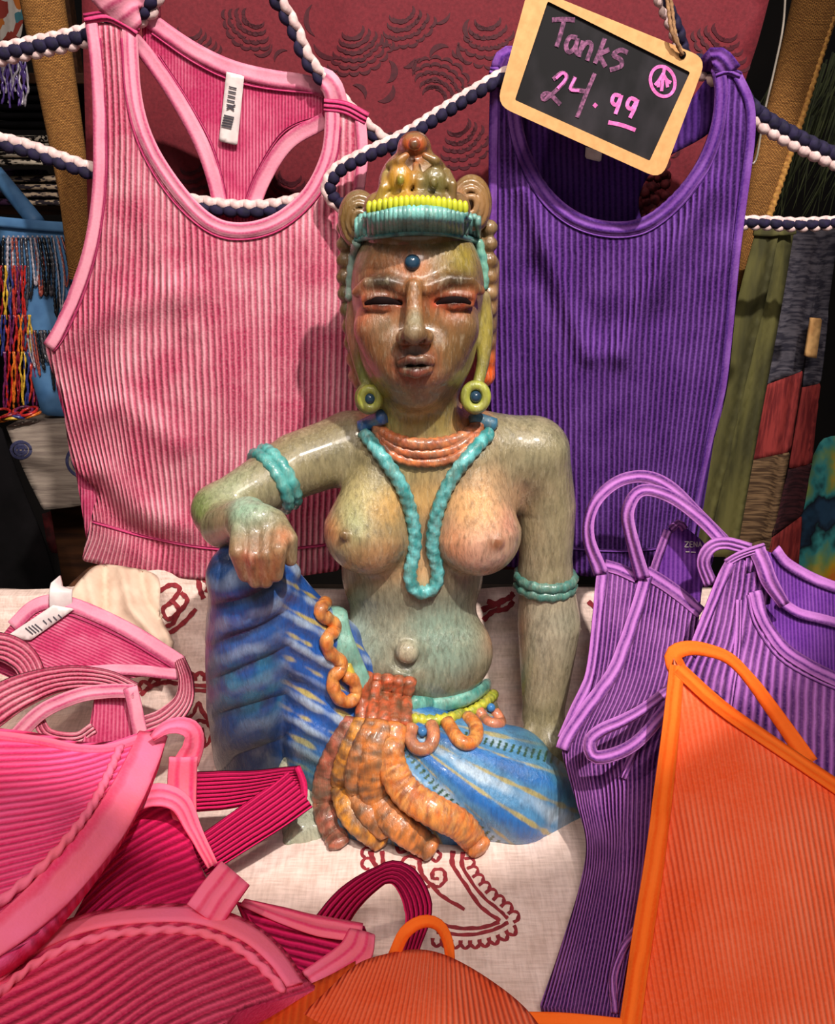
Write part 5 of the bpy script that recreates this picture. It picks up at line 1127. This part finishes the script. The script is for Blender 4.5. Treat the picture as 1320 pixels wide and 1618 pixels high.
def lilac_tank(G):
    R = empty('tank_top', p3(1200, 1300, -.1), 'lilac and purple ribbed tank top piled at right under the orange top', 'tank top')
    S = Surf([(1149, 887, -.004), (1195, 868, .0), (1243, 890, .004), (1340, 1070, -.065), (1087, 1040, -.072), (1200, 1000, -.03), (1200, 1120, -.082), (1340, 1300, -.14), (1340, 920, .01), (1050, 1250, -.145), (1060, 1420, -.21), (1340, 1420, -.19)], 'y', [([(1165, 900), (1150, 1030), (1130, 1150)], 12, .005), ([(1200, 980), (1190, 1150), (1190, 1300)], 20, .006)])
    gd = Guides([(0, [(1136, 860), (1100, 1000), (1058, 1100), (1010, 1420)]), (7, [(1188, 860), (1172, 1000), (1150, 1100), (1120, 1420)]), (13, [(1244, 860), (1240, 1000), (1232, 1100), (1220, 1420)]), (21, [(1340, 860), (1342, 1060), (1340, 1420)])])
    sheet('front_panel', outline([(1150, 888), (1138, 902), (1118, 952), (1088, 1030), (1062, 1100), (1040, 1250), (1030, 1420)], [(1030, 1420), (1350, 1430)], [(1350, 1430), (1350, 1080)], [(1350, 1080), (1290, 1050), (1243, 1020), (1210, 976), (1196, 931)], [(1196, 931), (1222, 926)], [(1222, 926), (1206, 868)], [(1206, 868), (1150, 888)]), S, G['lilac'], R, 8, gd, skirt=.015)
    SB = Surf([(1206, 868, .012), (1243, 885, .016), (1350, 930, .02), (1350, 1080, -.04), (1208, 974, -.004), (1243, 1020, -.02)], 'y')
    sheet('back_panel', outline([(1206, 868), (1243, 884), (1300, 914), (1350, 930)], [(1350, 930), (1350, 1084)], [(1350, 1084), (1260, 1040), (1206, 980)], [(1206, 980), (1214, 925), (1206, 868)]), SB, G['lilac_in'], R, 9, Guides([(0, [(1200, 850), (1210, 1100)]), (26, [(1350, 850), (1360, 1100)])]))
    edge('neck_binding', [(1194, 934), (1206, 978), (1238, 1024), (1286, 1056), (1350, 1086)], S, 24, G['lilac_edge'], R, ribs=2, off=.002); edge('neck_stitching', [(1182, 940), (1194, 986), (1228, 1036), (1280, 1070), (1350, 1100)], S, 5, G['lilac_edge'], R, ribs=1, th=.001)
    edge('armhole_binding', [(1155, 890), (1140, 918), (1118, 972), (1094, 1034)], S, 18, G['lilac_edge'], R, ribs=2, off=.002); edge('armhole_fold', [(1168, 948), (1165, 1026), (1152, 1116)], S, 13, G['lilac_edge'], R, ribs=2)
    edge('back_neck_binding', [(1226, 868), (1244, 890), (1290, 916), (1350, 938)], SB, 18, G['lilac_edge'], R, ribs=1, off=.003); edge('back_neck_binding', [(1232, 948), (1262, 968), (1300, 978), (1350, 992)], SB, 17, G['lilac_edge'], R, ribs=1, off=.006)
    strap('strap_loop', [(1124, 924, -.002), (1112, 890, .0), (1122, 866, .002), (1146, 858, .004), (1186, 868, .006)], [22, 20, 20], G['lilac_edge'], R, ribs=3)
    strap('shoulder_strap', [(1196, 868, -.002), (1206, 890, -.008), (1216, 918, -.016), (1240, 956, -.02)], [26, 26, 18], G['lilac_edge'], R, ribs=2)
    edge('shoulder_seam', [(1148, 890), (1172, 876), (1208, 864)], S, 13, G['lilac_edge'], R, ribs=3, th=.004)
def orange_top(G):
    R = empty('orange_top', p3(1180, 1600, -.28), 'orange ribbed camisole top spread in the lower right corner', 'tank top')
    S = Surf([(1065, 1040, -.122), (1045, 1180, -.165), (1020, 1350, -.215), (985, 1600, -.292), (1200, 1150, -.155), (1340, 1240, -.185), (1200, 1350, -.235), (1340, 1620, -.305), (1150, 1520, -.287)], 'y', [([(1200, 1250), (1260, 1400)], 90, .010), ([(1060, 1300), (1040, 1500)], 22, -.004)])
    sheet('front_panel', outline([(1065, 1040), (1078, 1056), (1140, 1104), (1210, 1154), (1345, 1246)], [(1345, 1246), (1345, 1640)], [(1345, 1640), (978, 1640)], [(978, 1640), (986, 1590), (1003, 1470), (1022, 1350), (1044, 1180), (1055, 1090), (1065, 1040)]), S, G['orange'], R, 10, Guides([(0, [(985, 1000), (1095, 1660)]), (40, [(1345, 1000), (1455, 1660)])]), skirt=.03)
    edge('front_binding', [(1070, 1052), (1066, 1095), (1057, 1182), (1036, 1352), (1017, 1472), (1000, 1590), (993, 1640)], S, [24, 30, 32, 34], G['orange_edge'], R, ribs=2, off=.002); edge('neck_binding', [(1072, 1056), (1136, 1114), (1206, 1164), (1345, 1258)], S, [24, 26, 28], G['orange_edge'], R, ribs=2, off=.003)
    strap('shoulder_strap', [(1072, 1062, -.124), (1064, 1036, -.119), (1082, 1025, -.113), (1112, 1026, -.108), (1152, 1040, -.108), (1186, 1074, -.115), (1216, 1114, -.128), (1246, 1156, -.145), (1280, 1206, -.163)], [30, 24, 20, 18, 22, 24, 28], G['orange_edge'], R, ribs=1)
def orange_cup(G):
    R = empty('orange_top', p3(600, 1615, -.3), 'orange ribbed top with small strap loop at the bottom centre edge', 'tank top')
    S = Surf([(660, 1503, .080), (560, 1522, .072), (840, 1600, .040), (450, 1572, .070), (330, 1598, .060), (620, 1650, .092), (780, 1650, .075), (700, 1575, .094)], 'z')
    sheet('front_panel', outline([(440, 1660), (470, 1612), (520, 1562), (566, 1522), (620, 1505), (665, 1500), (712, 1512), (772, 1546), (832, 1594), (880, 1660)], [(880, 1660), (440, 1660)]), S, G['orange'], R, 9, Guides([(0, [(520, 1480), (380, 1670)]), (30, [(680, 1480), (660, 1670)]), (58, [(840, 1480), (960, 1670)])]), skirt=.045)
    S2 = Surf([(300, 1650, .085), (330, 1596, .066), (450, 1568, .068), (560, 1520, .062), (480, 1650, .085)], 'z')
    sheet('side_panel', outline([(296, 1660), (312, 1612), (340, 1592), (440, 1572), (510, 1546), (562, 1518)], [(562, 1518), (560, 1580), (520, 1660)], [(520, 1660), (296, 1660)]), S2, mat_rib('deep_orange_rib', c(214, 82, 30), c(196, 66, 22), c(226, 98, 40), .3, .5, 20, .0008), R, 9, Guides([(0, [(300, 1500), (280, 1660)]), (20, [(540, 1500), (520, 1660)])]), skirt=.03)
    strap('strap_loop', [(622, 1512, -.29), (640, 1474, -.283), (668, 1456, -.279), (694, 1462, -.278), (708, 1488, -.282), (712, 1520, -.29)], [22, 20, 18, 18], G['orange_edge'], R, ribs=1, tilt=[(-.6, -.6, .5), (-.3, -.7, .6), (.1, -.7, .7), (.6, -.6, .4)])
    strap('hem_band', [(836, 1612, -.298), (900, 1614, -.297), (1000, 1624, -.3)], 24, G['orange_edge'], R, ribs=1)
def pink_labelled(G):
    R = empty('tank_top', p3(150, 1120, -.06), 'pink ribbed racerback top with white label folded at left edge', 'tank top')
    S = Surf([(110, 945, .0), (40, 1000, -.018), (290, 1045, -.004), (100, 1060, -.045), (0, 1040, -.035), (280, 1070, -.012), (0, 960, -.002), (180, 1060, -.035)], 'y')
    sheet('back_panel', outline([(-10, 1020), (30, 972), (60, 948), (110, 944), (200, 984), (291, 1042)], [(291, 1042), (288, 1072)], [(288, 1072), (220, 1070), (150, 1082), (60, 1086), (-10, 1060)], [(-10, 1060), (-10, 1020)]), S, G['pink_in'], R, 8, Guides([(0, [(-20, 910), (300, 1050)]), (24, [(-20, 1040), (300, 1180)])], swap=True))
    edge('neck_binding', [(20, 990), (58, 956), (108, 954), (200, 994), (286, 1048)], S, 24, G['pink_edge'], R, ribs=1); edge('neck_stitching', [(36, 996), (64, 972), (106, 970), (194, 1008), (276, 1056)], S, 4, G['pink_seam'], R, ribs=1, th=.001)
    edge('armhole_binding', [(120, 1062), (200, 1058), (282, 1066)], S, 18, G['pink_edge'], R, ribs=1, off=.002)
    strap('shoulder_strap', [(284, 1042, -.006), (294, 1074, -.022), (290, 1108, -.042), (262, 1138, -.064), (222, 1156, -.078)], [18, 26, 38, 44], G['pink'], R, ribs=6)
    strap('front_strap', [(-30, 1130, -.105), (30, 1094, -.094), (100, 1072, -.088), (165, 1074, -.088), (212, 1092, -.092)], [66, 56, 42, 34, 28], G['pink'], R, ribs=6)
    strap('front_edge', [(20, 1170, -.112), (64, 1126, -.106), (120, 1100, -.1), (170, 1092, -.097), (212, 1092, -.096)], [26, 24, 22], G['pink_edge'], R, ribs=2)
    sheet('front_panel', outline([(150, 1096), (206, 1086), (222, 1110), (232, 1180)], [(232, 1180), (120, 1186)], [(120, 1186), (140, 1150), (150, 1096)]), Surf([(180, 1090, -.09), (180, 1170, -.105), (220, 1120, -.092)], 'y'), G['pink_in'], R, 7, Guides([(0, [(140, 1080), (130, 1190)]), (14, [(220, 1080), (225, 1190)])]))
    strap('panel_binding', [(206, 1086, -.096), (214, 1120, -.1), (224, 1170, -.106)], 22, G['pink_edge'], R, ribs=1); strap('hole_edge', [(60, 1136, -.104), (76, 1160, -.107), (120, 1166, -.107), (148, 1150, -.105)], 18, G['pink'], R, ribs=3)
    strap('far_strap', [(-30, 1020, -.04), (10, 1024, -.044), (40, 1044, -.054), (56, 1078, -.072)], [46, 44, 36], G['pink'], R, ribs=6)
    strap('tape_loop', [(97, 968, -.008), (96, 944, -.008), (97, 928, -.003), (99, 926, .006)], 34, G['satin'], R, ribs=0, th=.0008)
    SL = Surf([(110, 962, -.012), (70, 975, -.018), (8, 1010, -.03), (95, 1000, -.02)], 'y')
    sheet('care_label', outline([(84, 956), (118, 962)], [(118, 962), (48, 1012)], [(48, 1012), (6, 1008)], [(6, 1008), (84, 956)]), SL, G['satin'], R, 6, th=.0006)
    ink_lines('label_print', SL, [[(68+8*k, 980-3*k), (74+8*k, 986-3*k)] for k in range(4)]+[[(40+5*k, 992-2*k), (52+5*k, 1002-2*k)] for k in range(4)], 1.8, G['ink'], R, .001)
def hot_top(G):
    R = empty('hot_pink_top', p3(100, 1400, -.24), 'hot pink ribbed bralette with crimson straps at lower left', 'tank top')
    S = Surf([(-10, 1152, .125), (160, 1175, .132), (260, 1148, .118), (-10, 1525, .128), (190, 1320, .125), (80, 1300, .150), (110, 1420, .125)], 'z')
    sheet('front_cup', outline([(-20, 1148), (60, 1158), (120, 1171), (175, 1171), (215, 1159), (264, 1144)], [(264, 1144), (252, 1190), (230, 1244), (190, 1322), (110, 1422), (40, 1492), (-20, 1530)], [(-20, 1530), (-20, 1148)]), S, G['hot'], R, 9, Guides([(0, [(-20, 1150), (120, 1148), (260, 1110)]), (36, [(-20, 1560), (120, 1490), (260, 1400)])], swap=True), skirt=.015)
    edge('cup_border', [(242, 1160), (226, 1200), (198, 1258), (158, 1322), (84, 1406), (24, 1460), (-20, 1492)], S, [46, 60, 66, 60], G['hot_edge'], R, ribs=1, off=.002)
    edge('top_binding', [(-20, 1160), (60, 1170), (120, 1182), (172, 1182), (226, 1166)], S, 20, G['hot_edge'], R, ribs=1)
    def braid(pts, nm='braided_seam'):
        xy = resample(catmull(pts, 6), 4); P = S.P(xy, .003); tube(nm, P, .0028, G['hot_edge'], R, ridge=(.28, 2, 520))
    braid([(190, 1180), (170, 1226), (136, 1288), (70, 1366), (-20, 1442)])
    SI = Surf([(120, 1470, .085), (215, 1290, .075), (300, 1300, .060), (330, 1420, .065), (200, 1430, .085)], 'z')
    sheet('inner_cup', outline([(100, 1480), (170, 1350), (214, 1280), (290, 1284), (306, 1340), (340, 1420)], [(340, 1420), (240, 1440), (100, 1480)]), SI, G['crimson'], R, 9, Guides([(0, [(90, 1420), (200, 1310), (340, 1230)]), (13, [(90, 1560), (200, 1480), (340, 1430)])], swap=True), skirt=.03)
    strap('strap_pleat', [(240, 1166, -.146), (262, 1150, -.140), (284, 1146, -.136), (303, 1154, -.133), (306, 1176, -.133), (294, 1206, -.135)], [12, 22, 28, 34, 38, 40], G['hot_edge'], R, ribs=2, tilt=[(0, -.8, .6), (.2, -.8, .6), (.5, -.6, .6), (.6, -.7, .4), (.3, -.9, .3)])
    strap('back_strap', [(290, 1196, -.136), (288, 1240, -.14), (292, 1290, -.152), (306, 1332, -.164), (322, 1366, -.176)], [44, 46, 40, 26, 22], G['hot_edge'], R, ribs=2, th=.003)
    strap('back_strap', [(200, 1272, -.172), (246, 1256, -.168), (284, 1268, -.167), (306, 1310, -.172), (336, 1368, -.186)], [30, 36, 32, 22, 18], G['hot_edge'], R, ribs=3, th=.003)
    strap('crimson_strap', [(290, 1252, -.14), (380, 1246, -.128), (450, 1234, -.119), (476, 1230, -.117)], [62, 60, 48, 40], G['crimson'], R, ribs=10)
    strap('crimson_strap', [(474, 1246, -.122), (440, 1272, -.132), (390, 1306, -.150), (312, 1358, -.176)], [70, 66, 62, 58], G['crimson'], R, ribs=9)
    strap('strap_fold', [(470, 1212, -.117), (479, 1236, -.120), (480, 1260, -.124), (474, 1280, -.128)], [10, 12, 12, 9], G['crimson'], R, ribs=1, th=.005)
def coral_cup(G):
    R = empty('coral_pink_top', p3(200, 1610, -.32), 'coral pink ribbed bralette cup along the bottom left edge', 'tank top')
    S = Surf([(-20, 1530, .105), (150, 1440, .094), (300, 1432, .086), (420, 1470, .078), (500, 1548, .066), (200, 1650, .126), (-20, 1650, .128), (400, 1610, .100), (200, 1530, .116)], 'z')
    mt = mat_rib('coral_rib', c(232, 72, 108), c(182, 26, 74), c(244, 100, 140), .45, .5, 14, .003)
    sheet('cup', outline([(-20, 1532), (60, 1472), (150, 1440), (250, 1428), (330, 1432), (400, 1458), (450, 1500), (482, 1545), (506, 1562)], [(506, 1562), (450, 1578), (370, 1604), (330, 1660)], [(330, 1660), (-20, 1660)], [(-20, 1660), (-20, 1532)]), S, mt, R, 9, Guides([(0, [(-20, 1560), (120, 1490), (280, 1400), (520, 1300)]), (12, [(-20, 1800), (120, 1720), (280, 1610), (520, 1520)])], swap=True), skirt=.05)
    edge('cup_border', [(-20, 1552), (60, 1492), (150, 1458), (250, 1446), (325, 1450), (392, 1476), (436, 1514), (466, 1556)], S, [36, 40, 42, 44, 36], G['hot_edge'], R, ribs=0, off=.002)
    xy = resample(catmull([(-20, 1586), (60, 1520), (150, 1483), (250, 1470), (320, 1475), (378, 1500), (420, 1534), (448, 1566)], 6), 4); tube('braided_seam', S.P(xy, .003), .0024, G['hot_edge'], R, ridge=(.3, 2, 560))
    strap('strap_end', [(322, 1448, -.276), (344, 1416, -.264), (372, 1380, -.25)], [66, 64, 60], G['hot_edge'], R, ribs=3, th=.003)
    SI = Surf([(400, 1430, .058), (575, 1465, .05), (500, 1550, .058), (450, 1490, .06)], 'z')
    sheet('inner_panel', outline([(372, 1424), (480, 1446), (576, 1462)], [(576, 1462), (590, 1500)], [(590, 1500), (500, 1556)], [(500, 1556), (440, 1500), (372, 1424)]), SI, G['crimson'], R, 8, Guides([(0, [(360, 1400), (600, 1450)]), (8, [(360, 1500), (600, 1560)])], swap=True), skirt=.02)
    edge('panel_edge', [(384, 1426), (440, 1444), (500, 1462), (572, 1474)], SI, [14, 34, 44, 40], G['hot_edge'], R, ribs=2, off=.004)
    edge('strap_anchor', [(572, 1474), (560, 1506), (528, 1530), (492, 1552)], SI, [44, 60, 56, 50], G['hot_edge'], R, ribs=3, off=.007, th=.004)
    strap('crimson_loop', [(512, 1474, -.236), (548, 1424, -.23), (590, 1390, -.226), (622, 1378, -.224), (648, 1398, -.226), (662, 1440, -.236), (650, 1490, -.25), (636, 1530, -.262)], [60, 52, 40, 30, 44, 50, 40, 32], G['crimson'], R, ribs=6, tilt=[(.5, -.5, .7), (.5, -.5, .7), (.3, -.6, .7), (.3, -.6, .7), (.5, -.7, .5), (.5, -.7, .5)])
def build_garments():
    G = garment_mats(); pink_tank(G); purple_tank(G); price_sign(G)
    purple_strappy(G); lilac_tank(G); orange_top(G); orange_cup(G); pink_labelled(G); hot_top(G); coral_cup(G)
    # cream cloth bunched at left in front of the hem
    S = Surf([(110, 925, .06), (160, 892, .09), (260, 905, .085), (330, 900, .09), (270, 1010, .045), (180, 985, .04), (215, 950, .055)], 'y', [([(165, 890), (168, 965)], 6, -.008), ([(190, 890), (205, 960), (250, 1010)], 9, .009), ([(222, 900), (232, 950), (262, 990)], 6, -.006), ([(140, 915), (150, 965)], 8, .006)])
    o = sheet('bunched_cloth', outline([(108, 940), (130, 912), (160, 892), (230, 900)], [(230, 900), (252, 916), (254, 970), (276, 1016)], [(276, 1016), (220, 1000), (108, 960)], [(108, 960), (108, 940)]), S, mat_plain('ivory_cotton', c(224, 198, 176), c(206, 178, 156), 60, bmp=.0004), step=6, th=.002, skirt=.03); tag(o, 'plain ivory cloth bunched up at left under the pink hem', 'cloth')

build_setting(); CLOTH = build_cloth(); build_backdrop(); build_back(); build_ropes()
build_statue(); build_garments()
